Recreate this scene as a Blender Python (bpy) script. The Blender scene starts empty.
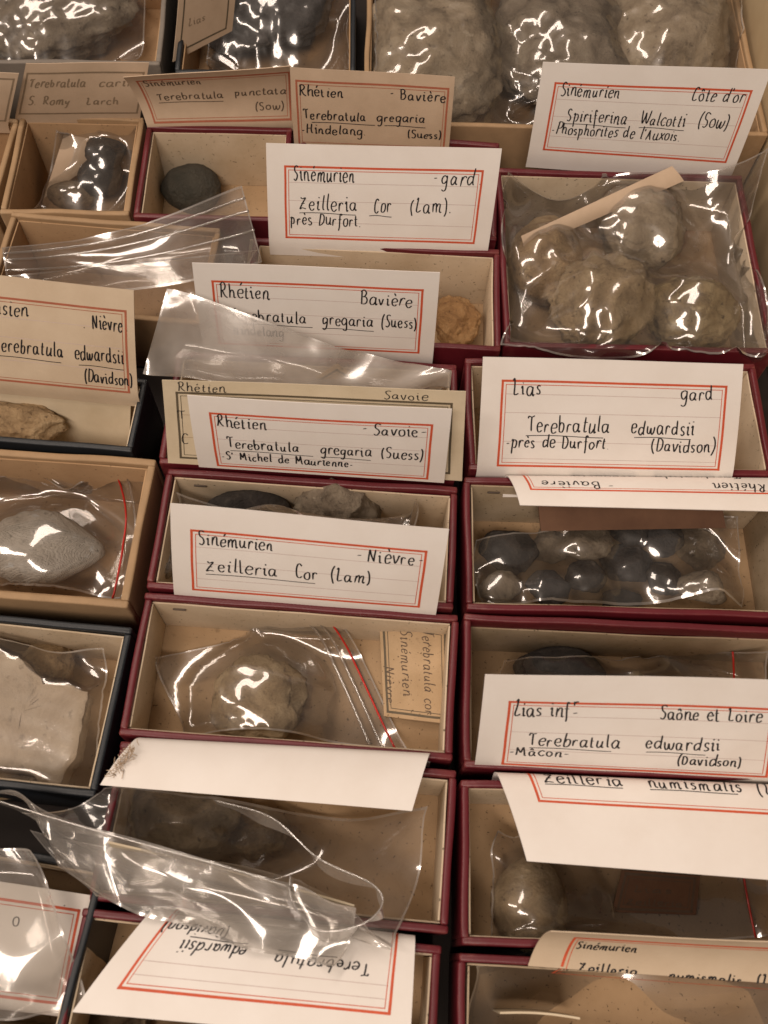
import bpy, bmesh, math, random
import numpy as np
from mathutils import Vector, noise as mnoise

random.seed(7)
rng = np.random.default_rng(7)
scene = bpy.context.scene
COL = scene.collection

# ------------------------------------------------------------------ camera
FPX, CX, CY = 950.0, 384.0, 512.0          # focal length in pixels, image centre
PITCH, ROLL = math.radians(64.80), math.radians(3.415)
RIM = 0.030                                # height of the box rims over the drawer bottom
CAMZ = RIM + 0.270
CAM = np.array([0.0, 0.0, CAMZ])
_F = np.array([0, math.cos(PITCH), -math.sin(PITCH)])
_R = np.array([1.0, 0, 0]); _U = np.cross(_R, _F)
CR = math.cos(ROLL) * _R + math.sin(ROLL) * _U
CU = -math.sin(ROLL) * _R + math.cos(ROLL) * _U
cam_data = bpy.data.cameras.new('camera'); cam = bpy.data.objects.new('camera', cam_data)
COL.objects.link(cam); scene.camera = cam
cam_data.sensor_fit = 'VERTICAL'; cam_data.sensor_height = 36.0
cam_data.lens = FPX / 1024.0 * 36.0
cam_data.clip_start = 0.005; cam_data.clip_end = 20.0
from mathutils import Matrix
M3 = Matrix(((CR[0], CU[0], -_F[0]), (CR[1], CU[1], -_F[1]), (CR[2], CU[2], -_F[2])))
cam.matrix_world = Matrix.Translation(Vector(CAM)) @ M3.to_4x4()
cam_data.dof.use_dof = True
cam_data.dof.focus_distance = 0.32
cam_data.dof.aperture_fstop = 22.0

# ------------------------------------------------------------------ room light (indoors, ceiling tubes)
world = bpy.data.worlds.new('World'); scene.world = world; world.use_nodes = True
bg = world.node_tree.nodes['Background']
bg.inputs[0].default_value = (1.0, 0.80, 0.65, 1); bg.inputs[1].default_value = 0.10

def ceiling_tube(name, loc, size, power, aim=(0.03, 0.15, 0.03), rot=0.0):
    l = bpy.data.lights.new(name, 'AREA'); l.shape = 'RECTANGLE'; l.size, l.size_y = size
    l.energy = power; l.color = (1.0, 0.83, 0.70)
    o = bpy.data.objects.new(name, l); COL.objects.link(o); o.location = loc
    d = (Vector(aim) - Vector(loc)).normalized()
    o.rotation_euler = (d.to_track_quat('-Z', 'Y').to_matrix().to_4x4() @ Matrix.Rotation(rot, 4, 'Z')).to_euler()
    return o
ceiling_tube('ceiling_tube_lamp', (-0.45, 0.95, 1.75), (1.2, 0.28), 14.0, rot=0.5)
ceiling_tube('ceiling_tube_lamp', (-0.25, -0.80, 1.55), (1.2, 0.30), 21.0, rot=-0.25)
ceiling_tube('ceiling_tube_lamp', (-1.35, 0.1, 1.5), (0.9, 0.20), 10.0, rot=1.3)

scene.view_settings.view_transform = 'Standard'; scene.view_settings.look = 'None'
scene.view_settings.gamma = 1.0; scene.view_settings.use_curve_mapping = False
scene.view_settings.exposure = 0.0
scene.render.engine = 'CYCLES'
scene.cycles.use_denoising = True
scene.cycles.max_bounces = 10; scene.cycles.transparent_max_bounces = 40
scene.cycles.diffuse_bounces = 5; scene.cycles.glossy_bounces = 4
scene.cycles.sample_clamp_indirect = 4.0
scene.cycles.caustics_reflective = False; scene.cycles.caustics_refractive = False

# ------------------------------------------------------------------ pixel -> place
def ray(px, py):
    return _F * FPX + CR * (px - CX) - CU * (py - CY)
def P(px, py, z=RIM):
    d = ray(px, py); return CAM + d * ((z - CAMZ) / d[2])
def mpp(pt):                                # metres per pixel at a point
    return float(np.dot(np.asarray(pt) - CAM, _F)) / FPX
def on_plane(px, py, p0, n):
    d = ray(px, py); return CAM + d * (np.dot(p0 - CAM, n) / np.dot(d, n))
def unit(v): return v / max(1e-12, np.linalg.norm(v))

# ------------------------------------------------------------------ materials
MATS = {}
def nodes_of(name):
    m = bpy.data.materials.new(name); m.use_nodes = True
    nt = m.node_tree; b = nt.nodes['Principled BSDF']
    return m, nt, b
def add(nt, t, **kw):
    n = nt.nodes.new(t)
    for k, v in kw.items(): setattr(n, k, v)
    return n
def ramp(nt, stops):
    r = nt.nodes.new('ShaderNodeValToRGB'); e = r.color_ramp.elements
    while len(e) < len(stops): e.new(0.5)
    for el, (p, c) in zip(e, stops): el.position = p; el.color = (*c, 1)
    return r
def noise_node(nt, scale, detail=6, rough=0.6, coord='Object', dist=0.0):
    tc = add(nt, 'ShaderNodeTexCoord'); n = add(nt, 'ShaderNodeTexNoise')
    n.inputs['Scale'].default_value = scale; n.inputs['Detail'].default_value = detail
    n.inputs['Roughness'].default_value = rough; n.inputs['Distortion'].default_value = dist
    nt.links.new(tc.outputs[coord], n.inputs['Vector']); return n
def bump(nt, b, height_socket, strength, dist):
    bp = add(nt, 'ShaderNodeBump'); bp.inputs['Strength'].default_value = strength
    bp.inputs['Distance'].default_value = dist
    nt.links.new(height_socket, bp.inputs['Height']); nt.links.new(bp.outputs[0], b.inputs['Normal'])
def mixc(nt, fac, a, c, mode='MIX'):
    m = add(nt, 'ShaderNodeMix', data_type='RGBA', blend_type=mode)
    for sock, v in ((m.inputs[0], fac), (m.inputs[6], a), (m.inputs[7], c)):
        if hasattr(v, 'is_linked'): nt.links.new(v, sock)
        elif isinstance(v, (tuple, list)): sock.default_value = (*v, 1)
        else: sock.default_value = v
    return m.outputs[2]
def spots(nt, scale, lo, hi, detail=3):
    n = noise_node(nt, scale, detail); r = ramp(nt, [(lo, (0, 0, 0)), (hi, (1, 1, 1))])
    nt.links.new(n.outputs[0], r.inputs[0]); return r.outputs[0]

def mat_paper(name, base, dirt, rough=0.75, speck=0.0, bumpy=0.15):
    m, nt, b = nodes_of(name)
    n = noise_node(nt, 60, 5, 0.6); f = ramp(nt, [(0.35, (0, 0, 0)), (0.75, (1, 1, 1))])
    nt.links.new(n.outputs[0], f.inputs[0])
    c = mixc(nt, f.outputs[0], base, dirt)
    if speck:
        c = mixc(nt, spots(nt, 900, 0.66, 0.72, 2), c, tuple(0.35 * x for x in dirt))
        c = mixc(nt, spots(nt, 180, 0.66, 0.78, 5), c, tuple(speck * x for x in dirt))
    nt.links.new(c, b.inputs['Base Color']); b.inputs['Roughness'].default_value = rough
    b.inputs['Specular IOR Level'].default_value = 0.3
    fn = noise_node(nt, 1800, 3, 0.6); bump(nt, b, fn.outputs[0], bumpy, 0.0003)
    MATS[name] = m; return m
def mat_cover(name, base, worn, rough=0.45):
    m, nt, b = nodes_of(name)
    n = noise_node(nt, 90, 6, 0.65); f = ramp(nt, [(0.3, (0, 0, 0)), (0.75, (1, 1, 1))])
    nt.links.new(n.outputs[0], f.inputs[0])
    c = mixc(nt, f.outputs[0], base, tuple(0.75 * x for x in base))
    geo = add(nt, 'ShaderNodeNewGeometry')
    pr = ramp(nt, [(0.54, (0, 0, 0)), (0.62, (1, 1, 1))]); nt.links.new(geo.outputs['Pointiness'], pr.inputs[0])
    wn = spots(nt, 420, 0.45, 0.62, 4)
    mul = add(nt, 'ShaderNodeMath', operation='MULTIPLY')
    nt.links.new(pr.outputs[0], mul.inputs[0]); nt.links.new(wn, mul.inputs[1])
    c = mixc(nt, mul.outputs[0], c, worn)
    sc = spots(nt, 1100, 0.70, 0.76, 2); c = mixc(nt, sc, c, tuple(0.75 * a + 0.25 * w for a, w in zip(base, worn)))
    nt.links.new(c, b.inputs['Base Color']); b.inputs['Roughness'].default_value = rough
    v = add(nt, 'ShaderNodeTexVoronoi'); v.inputs['Scale'].default_value = 2600
    tc = add(nt, 'ShaderNodeTexCoord'); nt.links.new(tc.outputs['Object'], v.inputs['Vector'])
    bump(nt, b, v.outputs[0], 0.12, 0.0002)
    MATS[name] = m; return m
def mat_plain(name, base, rough=0.6, spec=0.4):
    m, nt, b = nodes_of(name)
    n = noise_node(nt, 300, 4); f = ramp(nt, [(0.3, tuple(0.8 * x for x in base)), (0.7, base)])
    nt.links.new(n.outputs[0], f.inputs[0]); nt.links.new(f.outputs[0], b.inputs['Base Color'])
    b.inputs['Roughness'].default_value = rough; b.inputs['Specular IOR Level'].default_value = spec
    MATS[name] = m; return m
def mat_stone(name, cols, scale=70, rough=0.8, pits=0.5, bands=0.0, bumpd=0.0028, bmix=0.2):
    m, nt, b = nodes_of(name)
    n = noise_node(nt, scale, 9, 0.65, dist=0.6)
    k = len(cols); r = ramp(nt, [(0.28 + 0.46 * i / (k - 1), c) for i, c in enumerate(cols)])
    nt.links.new(n.outputs[0], r.inputs[0]); c = r.outputs[0]
    c = mixc(nt, spots(nt, scale * 4, 0.60, 0.74, 5), c, tuple(pits * x for x in cols[0]))
    c = mixc(nt, spots(nt, scale * 1.7, 0.62, 0.72, 6), c, tuple(min(0.8, 1.25 * x) for x in cols[-1]))
    nt.links.new(c, b.inputs['Base Color']); b.inputs['Roughness'].default_value = rough
    fn = noise_node(nt, scale * 6, 9, 0.75); h = fn.outputs[0]
    if bands:
        w = add(nt, 'ShaderNodeTexWave', wave_type='RINGS'); w.inputs['Scale'].default_value = bands
        w.inputs['Distortion'].default_value = 3.0; w.inputs['Detail'].default_value = 3
        tc = add(nt, 'ShaderNodeTexCoord'); mp = add(nt, 'ShaderNodeMapping')
        mp.inputs['Location'].default_value = (-0.013, 0.002, 0)
        nt.links.new(tc.outputs['Object'], mp.inputs[0]); nt.links.new(mp.outputs[0], w.inputs[0])
        ad = add(nt, 'ShaderNodeMath', operation='MULTIPLY_ADD'); ad.inputs[1].default_value = 0.16; nt.links.new(w.outputs[1], ad.inputs[0]); nt.links.new(h, ad.inputs[2]); h = ad.outputs[0]
        c2 = mixc(nt, w.outputs[1], tuple(0.62 * x for x in cols[1]), (1, 1, 1))
        c = mixc(nt, bmix, c, c2, 'MULTIPLY'); nt.links.new(c, b.inputs['Base Color'])
    bump(nt, b, h, 0.9, bumpd)
    MATS[name] = m; return m
def mat_film(name, refl=0.10, haze=0.05, rough=0.05, tint=(0.985, 0.975, 0.96), bumps=0.05, bscale=70):
    m, nt, b = nodes_of(name); nt.nodes.remove(b)
    out = nt.nodes['Material Output']
    tr = add(nt, 'ShaderNodeBsdfTransparent'); tr.inputs[0].default_value = (*tint, 1)
    gl = add(nt, 'ShaderNodeBsdfGlossy'); gl.inputs['Roughness'].default_value = rough
    gl.inputs[0].default_value = (1, 1, 1, 1)
    df = add(nt, 'ShaderNodeBsdfDiffuse'); df.inputs[0].default_value = (0.86, 0.81, 0.75, 1)
    tl = add(nt, 'ShaderNodeBsdfTranslucent'); tl.inputs[0].default_value = (0.86, 0.81, 0.75, 1)
    hz = add(nt, 'ShaderNodeMixShader'); hz.inputs[0].default_value = 0.45
    nt.links.new(df.outputs[0], hz.inputs[1]); nt.links.new(tl.outputs[0], hz.inputs[2])
    n1 = noise_node(nt, bscale, 4, 0.5, dist=1.2)
    bp = add(nt, 'ShaderNodeBump'); bp.inputs['Strength'].default_value = bumps; bp.inputs['Distance'].default_value = 0.002
    nt.links.new(n1.outputs[0], bp.inputs['Height'])
    for s in (gl, df): nt.links.new(bp.outputs[0], s.inputs['Normal'])
    lw = add(nt, 'ShaderNodeLayerWeight'); lw.inputs[0].default_value = 0.35
    nt.links.new(bp.outputs[0], lw.inputs['Normal'])
    mr = add(nt, 'ShaderNodeMapRange'); mr.inputs[1].default_value = 0; mr.inputs[2].default_value = 1
    mr.inputs[3].default_value = refl; mr.inputs[4].default_value = 0.65
    nt.links.new(lw.outputs['Fresnel'], mr.inputs[0])
    hn = noise_node(nt, 45, 3); hr = add(nt, 'ShaderNodeMapRange'); hr.inputs[1].default_value = 0.3; hr.inputs[2].default_value = 0.75
    hr.inputs[3].default_value = haze * 0.5; hr.inputs[4].default_value = haze * 1.6
    nt.links.new(hn.outputs[0], hr.inputs[0])
    m1 = add(nt, 'ShaderNodeMixShader'); nt.links.new(hr.outputs[0], m1.inputs[0])
    nt.links.new(tr.outputs[0], m1.inputs[1]); nt.links.new(hz.outputs[0], m1.inputs[2])
    g2 = add(nt, 'ShaderNodeBsdfGlossy'); g2.inputs['Roughness'].default_value = rough + 0.2; nt.links.new(bp.outputs[0], g2.inputs['Normal'])
    gm = add(nt, 'ShaderNodeMixShader'); gm.inputs[0].default_value = 0.32
    nt.links.new(gl.outputs[0], gm.inputs[1]); nt.links.new(g2.outputs[0], gm.inputs[2]); gl = gm
    m2 = add(nt, 'ShaderNodeMixShader'); nt.links.new(mr.outputs[0], m2.inputs[0])
    nt.links.new(m1.outputs[0], m2.inputs[1]); nt.links.new(gl.outputs[0], m2.inputs[2])
    nt.links.new(m2.outputs[0], out.inputs[0])
    MATS[name] = m; return m

mat_paper('card_white', (0.81, 0.775, 0.735), (0.76, 0.715, 0.665), 0.6, bumpy=0.08)
mat_paper('card_tan', (0.56, 0.43, 0.31), (0.46, 0.345, 0.24), 0.75)
mat_paper('card_beige', (0.60, 0.49, 0.36), (0.52, 0.41, 0.29), 0.7)
mat_paper('card_cream', (0.66, 0.57, 0.42), (0.55, 0.46, 0.32), 0.7)
mat_paper('card_old', (0.50, 0.36, 0.22), (0.36, 0.25, 0.14), 0.8, speck=0.7)
mat_paper('card_shaded', (0.16, 0.085, 0.05), (0.10, 0.05, 0.03), 0.8)  # dark paper tone with shade painted into the colour
mat_paper('lining', (0.64, 0.53, 0.39), (0.50, 0.39, 0.26), 0.8, speck=0.55)
mat_paper('lining_dark', (0.50, 0.40, 0.28), (0.34, 0.26, 0.16), 0.85, speck=0.4)  # darker version of the lining, with darker specks
mat_paper('base_board', (0.46, 0.32, 0.19), (0.37, 0.25, 0.14), 0.85, speck=0.6)
mat_paper('kraft_inside', (0.47, 0.31, 0.175), (0.38, 0.24, 0.13), 0.85, speck=0.6)
mat_cover('maroon_cover', (0.125, 0.011, 0.018), (0.27, 0.085, 0.07), 0.42)
mat_cover('kraft_cover', (0.40, 0.26, 0.14), (0.50, 0.36, 0.22), 0.7)
mat_cover('navy_cover', (0.008, 0.012, 0.017), (0.05, 0.055, 0.06))
mat_cover('grey_cover', (0.22, 0.19, 0.16), (0.36, 0.31, 0.25), 0.7)
mat_plain('ink', (0.012, 0.011, 0.014), 0.5)
mat_plain('ink_faded', (0.27, 0.20, 0.13), 0.8)
mat_plain('ink_brown', (0.11, 0.075, 0.05), 0.7)
mat_plain('border_red', (0.66, 0.105, 0.040), 0.6)
mat_plain('border_faded', (0.42, 0.13, 0.07), 0.7)
mat_plain('border_dark', (0.12, 0.095, 0.06), 0.7)
mat_plain('rule_mauve', (0.62, 0.50, 0.47), 0.7)
mat_plain('rule_tan', (0.40, 0.28, 0.18), 0.7)
mat_plain('seal_red', (0.55, 0.03, 0.02), 0.3)
mat_plain('drawer_dark', (0.022, 0.014, 0.011), 0.7)
mat_paper('drawer_cream', (0.60, 0.47, 0.29), (0.52, 0.39, 0.23), 0.6)
mat_plain('staple_metal', (0.12, 0.09, 0.07), 0.4)
mat_film('film_clear', 0.07, 0.035, 0.05)
mat_film('film_soft', 0.075, 0.10, 0.07, bumps=0.04, bscale=60)
mat_film('film_milky', 0.09, 0.34, 0.14, bumps=0.05)
mat_film('film_fold', 0.10, 0.20, 0.08, bumps=0.06, bscale=90)
mat_film('seam_film', 0.22, 0.30, 0.12)
mat_film('seal_clear', 0.25, 0.16, 0.10, bumps=0.0)
mat_stone('stone_grey', [(0.15, 0.115, 0.08), (0.32, 0.26, 0.19), (0.50, 0.43, 0.33)], 85)
mat_stone('stone_pale', [(0.24, 0.18, 0.115), (0.47, 0.375, 0.26), (0.62, 0.53, 0.40)], 75)
mat_stone('stone_white', [(0.44, 0.39, 0.32), (0.64, 0.58, 0.50), (0.76, 0.71, 0.63)], 110, bands=900, pits=0.6, bmix=0.05)
mat_stone('stone_slab', [(0.38, 0.29, 0.20), (0.52, 0.42, 0.31), (0.60, 0.51, 0.39)], 60, pits=0.45, bumpd=0.0012)
mat_stone('stone_tan', [(0.22, 0.14, 0.07), (0.47, 0.32, 0.17), (0.62, 0.47, 0.28)], 110)
mat_stone('stone_ochre', [(0.26, 0.13, 0.05), (0.45, 0.25, 0.10), (0.58, 0.37, 0.18)], 110)
mat_stone('stone_yellow', [(0.15, 0.10, 0.05), (0.42, 0.31, 0.16), (0.60, 0.49, 0.30)], 100)
mat_stone('stone_brown', [(0.10, 0.07, 0.045), (0.24, 0.175, 0.11), (0.38, 0.295, 0.19)], 100)
mat_stone('stone_olive', [(0.035, 0.035, 0.027), (0.065, 0.06, 0.045), (0.10, 0.09, 0.065)], 70, rough=0.6)
mat_stone('stone_dark', [(0.022, 0.019, 0.017), (0.055, 0.047, 0.042), (0.14, 0.12, 0.10)], 110, rough=0.85)
mat_stone('stone_blue', [(0.045, 0.043, 0.043), (0.085, 0.08, 0.08), (0.16, 0.15, 0.148)], 80, rough=0.85)
mat_stone('stone_shell', [(0.22, 0.15, 0.08), (0.47, 0.345, 0.20), (0.64, 0.51, 0.33)], 110, rough=0.7, bumpd=0.0024)

# ------------------------------------------------------------------ object helpers
def link_mesh(name, verts, faces, mat, parent=None, smooth=True, sharp=False):
    me = bpy.data.meshes.new(name); me.from_pydata([tuple(map(float, v)) for v in verts], [], faces)
    me.update()
    if mat: me.materials.append(MATS[mat])
    if smooth:
        me.polygons.foreach_set('use_smooth', [True] * len(me.polygons))
        if sharp: me.set_sharp_from_angle(angle=math.radians(40))
    o = bpy.data.objects.new(name, me); COL.objects.link(o)
    if parent is not None:
        o.parent = parent; o.matrix_parent_inverse = Matrix.Identity(4)
    return o
def empty(name, loc, rz=0.0):
    o = bpy.data.objects.new(name, None); COL.objects.link(o); o.location = tuple(map(float, loc))
    o.rotation_euler = (0, 0, rz); o.empty_display_size = 0.01; return o
def tag(o, label, cat, group=None, kind=None):
    o['label'] = label; o['category'] = cat
    if group: o['group'] = group
    if kind: o['kind'] = kind
    return o
def local(pts, org): return [np.asarray(p) - org for p in pts]
def nz(p, s, seed=0.0): return mnoise.noise(Vector((p[0] * s + seed, p[1] * s - seed * 1.7, p[2] * s + seed * 0.37)))
def tube(path, r, n=6):
    """closed tube mesh along a path; returns verts, faces"""
    path = [np.asarray(p, float) for p in path]; V = []; Fc = []
    for i, p in enumerate(path):
        t = unit(path[min(i + 1, len(path) - 1)] - path[max(i - 1, 0)])
        a = unit(np.cross(t, (0.12, 0.1, 1.0))); b = np.cross(t, a)
        for k in range(n):
            an = 2 * math.pi * k / n; V.append(p + r * (math.cos(an) * a + math.sin(an) * b))
    for i in range(len(path) - 1):
        for k in range(n):
            Fc.append((i * n + k, i * n + (k + 1) % n, (i + 1) * n + (k + 1) % n, (i + 1) * n + k))
    Fc.append(tuple(range(n))[::-1]); Fc.append(tuple((len(path) - 1) * n + k for k in range(n)))
    return V, Fc

# height field that the plastic films settle on
HX0, HY0, HRES = -0.22, -0.08, 0.0006
HNX, HNY = 760, 840
HGX, HGY = np.meshgrid(HX0 + HRES * np.arange(HNX), HY0 + HRES * np.arange(HNY))
HF = np.zeros((HNY, HNX))
def hf_rect(c, rz, w, d, z):
    dx, dy = HGX - c[0], HGY - c[1]; ca, sa = math.cos(rz), math.sin(rz)
    m = (abs(dx * ca + dy * sa) < w / 2) & (abs(-dx * sa + dy * ca) < d / 2)
    HF[m] = z(HF[m]) if callable(z) else z
HS = np.zeros((HNY, HNX))                   # tops of the stones alone
def hs_splat(W):
    i = ((W[:, 1] - HY0) / HRES).astype(int); j = ((W[:, 0] - HX0) / HRES).astype(int)
    for di in (-1, 0, 1):
        for dj in (-1, 0, 1):
            a, b = i + di, j + dj; m = (a >= 0) & (a < HNY) & (b >= 0) & (b < HNX)
            np.maximum.at(HS, (a[m], b[m]), W[m, 2])
def hf_at(x, y):
    i = np.clip(((y - HY0) / HRES).astype(int), 0, HNY - 1); j = np.clip(((x - HX0) / HRES).astype(int), 0, HNX - 1)
    return HF[i, j]

# ------------------------------------------------------------------ the drawer
fl = link_mesh('drawer_floor', [(-0.5, -0.3, -0.001), (0.5, -0.3, -0.001), (0.5, 0.8, -0.001), (-0.5, 0.8, -0.001)], [(0, 1, 2, 3)], 'drawer_dark', smooth=False)
fl['kind'] = 'structure'; fl['label'] = 'dark drawer bottom under the specimen boxes'

def box_part(name, size, cen, mat, parent, bev=0.00065, cuts=14, wob=0.00045, seed=0.0):
    bm = bmesh.new(); bmesh.ops.create_cube(bm, size=1.0)
    for v in bm.verts: v.co = Vector((cen[i] + v.co[i] * size[i] for i in range(3)))
    if bev: bmesh.ops.bevel(bm, geom=bm.edges[:], offset=bev, segments=2, affect='EDGES', profile=0.6)
    if cuts:
        ax = 0 if size[0] >= size[1] else 1
        for k in range(1, cuts):
            co = [0, 0, 0]; co[ax] = cen[ax] - size[ax] / 2 + size[ax] * k / cuts
            no = [0, 0, 0]; no[ax] = 1
            bmesh.ops.bisect_plane(bm, geom=bm.verts[:] + bm.edges[:] + bm.faces[:], plane_co=co, plane_no=no)
        for v in bm.verts:
            w = wob * min(1.0, max(0, v.co.z) / 0.02)
            v.co.z += w * nz(v.co, 55, seed) if v.co.z > 0.004 else 0
            v.co[1 - ax] += 1.6 * w * nz((v.co[ax], 0, v.co.z * .4), 40, seed + 5)
    me = bpy.data.meshes.new(name); bm.to_mesh(me); bm.free(); me.materials.append(MATS[mat])
    me.polygons.foreach_set('use_smooth', [True] * len(me.polygons))
    o = bpy.data.objects.new(name, me); COL.objects.link(o); o.parent = parent
    return o

BOXES = {}
def box(key, corners, label, cover, lin='lining', h=RIM, t=0.0021, insert=0.0, group='specimen boxes in the drawer', staple=False, lipm=0.0018, shrink=0.0006):
    pts = [P(x, y, h) for x, y in corners]                     # TL TR BR BL
    e = unit((pts[1] - pts[0]) + (pts[2] - pts[3])); rz = math.atan2(e[1], e[0])
    ex = np.array([math.cos(rz), math.sin(rz), 0]); ey = np.array([-math.sin(rz), math.cos(rz), 0])
    cen = sum(pts) / 4
    w = 0.5 * (np.dot(pts[1] - pts[0], ex) + np.dot(pts[2] - pts[3], ex)) - shrink
    d = 0.5 * (np.dot(pts[0] - pts[3], ey) + np.dot(pts[1] - pts[2], ey)) - shrink
    o = empty('specimen_box', (cen[0], cen[1], 0), rz); tag(o, label, 'box', group)
    s = rng.uniform(0, 50)
    box_part('base', (w - 2 * t, d - 2 * t, 0.0015 + insert), (0, 0, 0.00075 + insert / 2), 'base_board' if lin.startswith('lining') else lin, o, 0.0002, 0)
    lt = 0.0005
    zl = 0.0016 + insert; hl = h - lipm - zl
    for sx, sy in ((0, 1), (0, -1), (1, 0), (-1, 0)):
        if sx == 0:
            wl = box_part('wall', (w, t, h), (0, sy * (d - t) / 2, h / 2), cover, o, seed=s + sy)
            box_part('lining', (w - 2 * t - 0.0002, lt, hl), (0, sy * (d / 2 - t - lt / 2 - 0.0001), zl + hl / 2), lin, wl, 0.00012, 8, 0.0002, s + 3 * sy)
            if staple and sy == 1:
                box_part('staple', (0.004, 0.0004, 0.0008), (-w / 2 + 0.010, d / 2 - t - lt - 0.0004, h - lipm - 0.0035), 'staple_metal', wl, 0.0001, 0)
        else:
            wl = box_part('wall', (t, d - 2 * t + 0.0004, h - 0.0001), (sx * (w - t) / 2, 0, h / 2), cover, o, seed=s + 9 * sx)
            box_part('lining', (lt, d - 2 * t - 2 * lt - 0.0006, hl), (sx * (w / 2 - t - lt / 2 - 0.0001), 0, zl + hl / 2), lin, wl, 0.00012, 8, 0.0002, s + 7 * sx)
    hf_rect(cen, rz, w, d, h); hf_rect(cen, rz, w - 2 * t, d - 2 * t, 0.0016 + insert)
    BOXES[key] = dict(cen=cen, rz=rz, w=w, d=d, ex=ex, ey=ey, obj=o, floor=0.0016 + insert)
    print('BOX', key, 'w %.1f d %.1f mm rz %.1f c %.1f %.1f' % (w * 1e3, d * 1e3, math.degrees(rz), cen[0] * 1e3, cen[1] * 1e3))
    return o

MG = 'maroon boxes in the drawer'; KG = 'kraft card boxes in the drawer'
# middle column
box('Ma', [(147, 124), (292, 126), (288, 222), (131, 217)], 'maroon-edged box holding a single dark round pebble behind the zip bag', 'maroon_cover', group=MG)
box('Ma2', [(298, 127), (498, 143), (500, 240), (292, 226)], 'maroon box hidden behind the tall white gard card', 'maroon_cover', group=MG)
box('Md', [(252, 236), (502, 249), (500, 351), (240, 338)], 'maroon box with an ochre lump in its right end', 'maroon_cover', 'lining', group=MG)
box('Me', [(178, 352), (457, 360), (457, 482), (156, 460)], 'maroon box crowded with two Savoie cards and a leaning bag', 'maroon_cover', group=MG)
box('Mf', [(168, 467), (457, 487), (456, 609), (144, 588)], 'maroon box with a rounded grey fossil behind the slanting Nievre card', 'maroon_cover', group=MG, staple=True)
box('Mg', [(143, 592), (457, 613), (456, 763), (118, 735)], 'open maroon box with a bagged round fossil and a small old paper label', 'maroon_cover', group=MG, staple=True, insert=0.006)
box('Mh', [(118, 742), (456, 767), (451, 938), (89, 898)], 'maroon box under the blank white flap and the large crumpled bag', 'maroon_cover', group=MG)
box('Mi', [(84, 907), (441, 943), (436, 1095), (48, 1050)], 'maroon box at the bottom edge under the upside-down Davidson card', 'maroon_cover', group=MG)
# right column
box('Ra', [(499, 165), (748, 176), (772, 352), (499, 349)], 'maroon box with four fossils in one big shiny bag', 'maroon_cover', group=MG)
box('Rb', [(466, 357), (755, 362), (778, 476), (466, 470)], 'maroon box behind the upright Lias gard card', 'maroon_cover', group=MG)
box('Rc', [(465, 478), (784, 482), (806, 622), (464, 606)], 'maroon box filled with small dark pebbles in a bag', 'maroon_cover', 'lining_dark', group=MG, staple=True)
box('Rd', [(464, 611), (806, 628), (836, 782), (462, 770)], 'maroon box behind the upright Lias inf card', 'maroon_cover', 'lining_dark', group=MG, lipm=0.006)
box('Re', [(461, 778), (838, 788), (866, 962), (459, 946)], 'maroon box with speckled lining and a round greenish fossil at its left end', 'maroon_cover', 'lining', group=MG)
box('Rf', [(459, 954), (868, 972), (895, 1120), (455, 1090)], 'maroon box in the bottom right corner with a filmed-over brown filling', 'maroon_cover', 'lining_dark', group=MG)
# left column
box('Kc', [(19, 217), (240, 224), (182, 330), (-28, 300)], 'kraft box under the clear zip bag with ridged closure', 'kraft_cover', 'kraft_inside', group=KG)
box('Kd', [(-150, 352), (142, 378), (139, 452), (-150, 432)], 'navy-edged box behind the long Nievre card on the left', 'navy_cover', 'lining')
box('Ke', [(-90, 440), (153, 459), (133, 608), (-110, 592)], 'kraft box with a white fan-shaped fossil and a red-sealed bag', 'kraft_cover', 'kraft_inside', group=KG, t=0.0024)
box('Kf', [(-90, 605), (129, 626), (100, 800), (-120, 775)], 'black-edged box with a pale broken stone slab', 'navy_cover', 'lining')
box('Kg', [(-110, 822), (102, 868), (66, 1050), (-150, 1020)], 'black-edged box at bottom left with a filmed-over card', 'navy_cover', 'lining')
# back rows
box('S1', [(-100, 112), (14, 118), (-2, 212), (-120, 205)], 'kraft box cut by the left edge of the picture', 'kraft_cover', 'kraft_inside', group=KG)
box('S2', [(18, 113), (143, 116), (131, 215), (0, 213)], 'small kraft box with dark bagged fossils and a folded paper', 'kraft_cover', 'kraft_inside', group=KG)
box('T1', [(-60, -60), (172, -52), (163, 62), (-80, 66)], 'grey-brown box in the top left corner with a bagged grey rock', 'grey_cover', 'kraft_inside', group=KG)
box('T2', [(186, -52), (357, -50), (356, 76), (177, 72)], 'dark box at the top with bluish bagged rock and a tilted tan card', 'navy_cover', 'kraft_inside')
box('T3', [(366, -55), (742, -50), (756, 140), (364, 118)], 'wide kraft box at the top with three large pale rocks', 'kraft_cover', 'kraft_inside', group=KG)
# drawer side on the right
xs = max(P(744, 0, 0.03)[0], P(757, 130, 0.03)[0]) + 0.002
print('drawer side x', xs)
bm_side = box_part('drawer_side', (0.012, 0.64, 0.062), (xs + 0.006, 0.23, 0.0305), 'drawer_cream', None, 0.001, 6, 0.0002)
bm_side['kind'] = 'structure'; bm_side['label'] = 'cream painted drawer side at top right'

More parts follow.
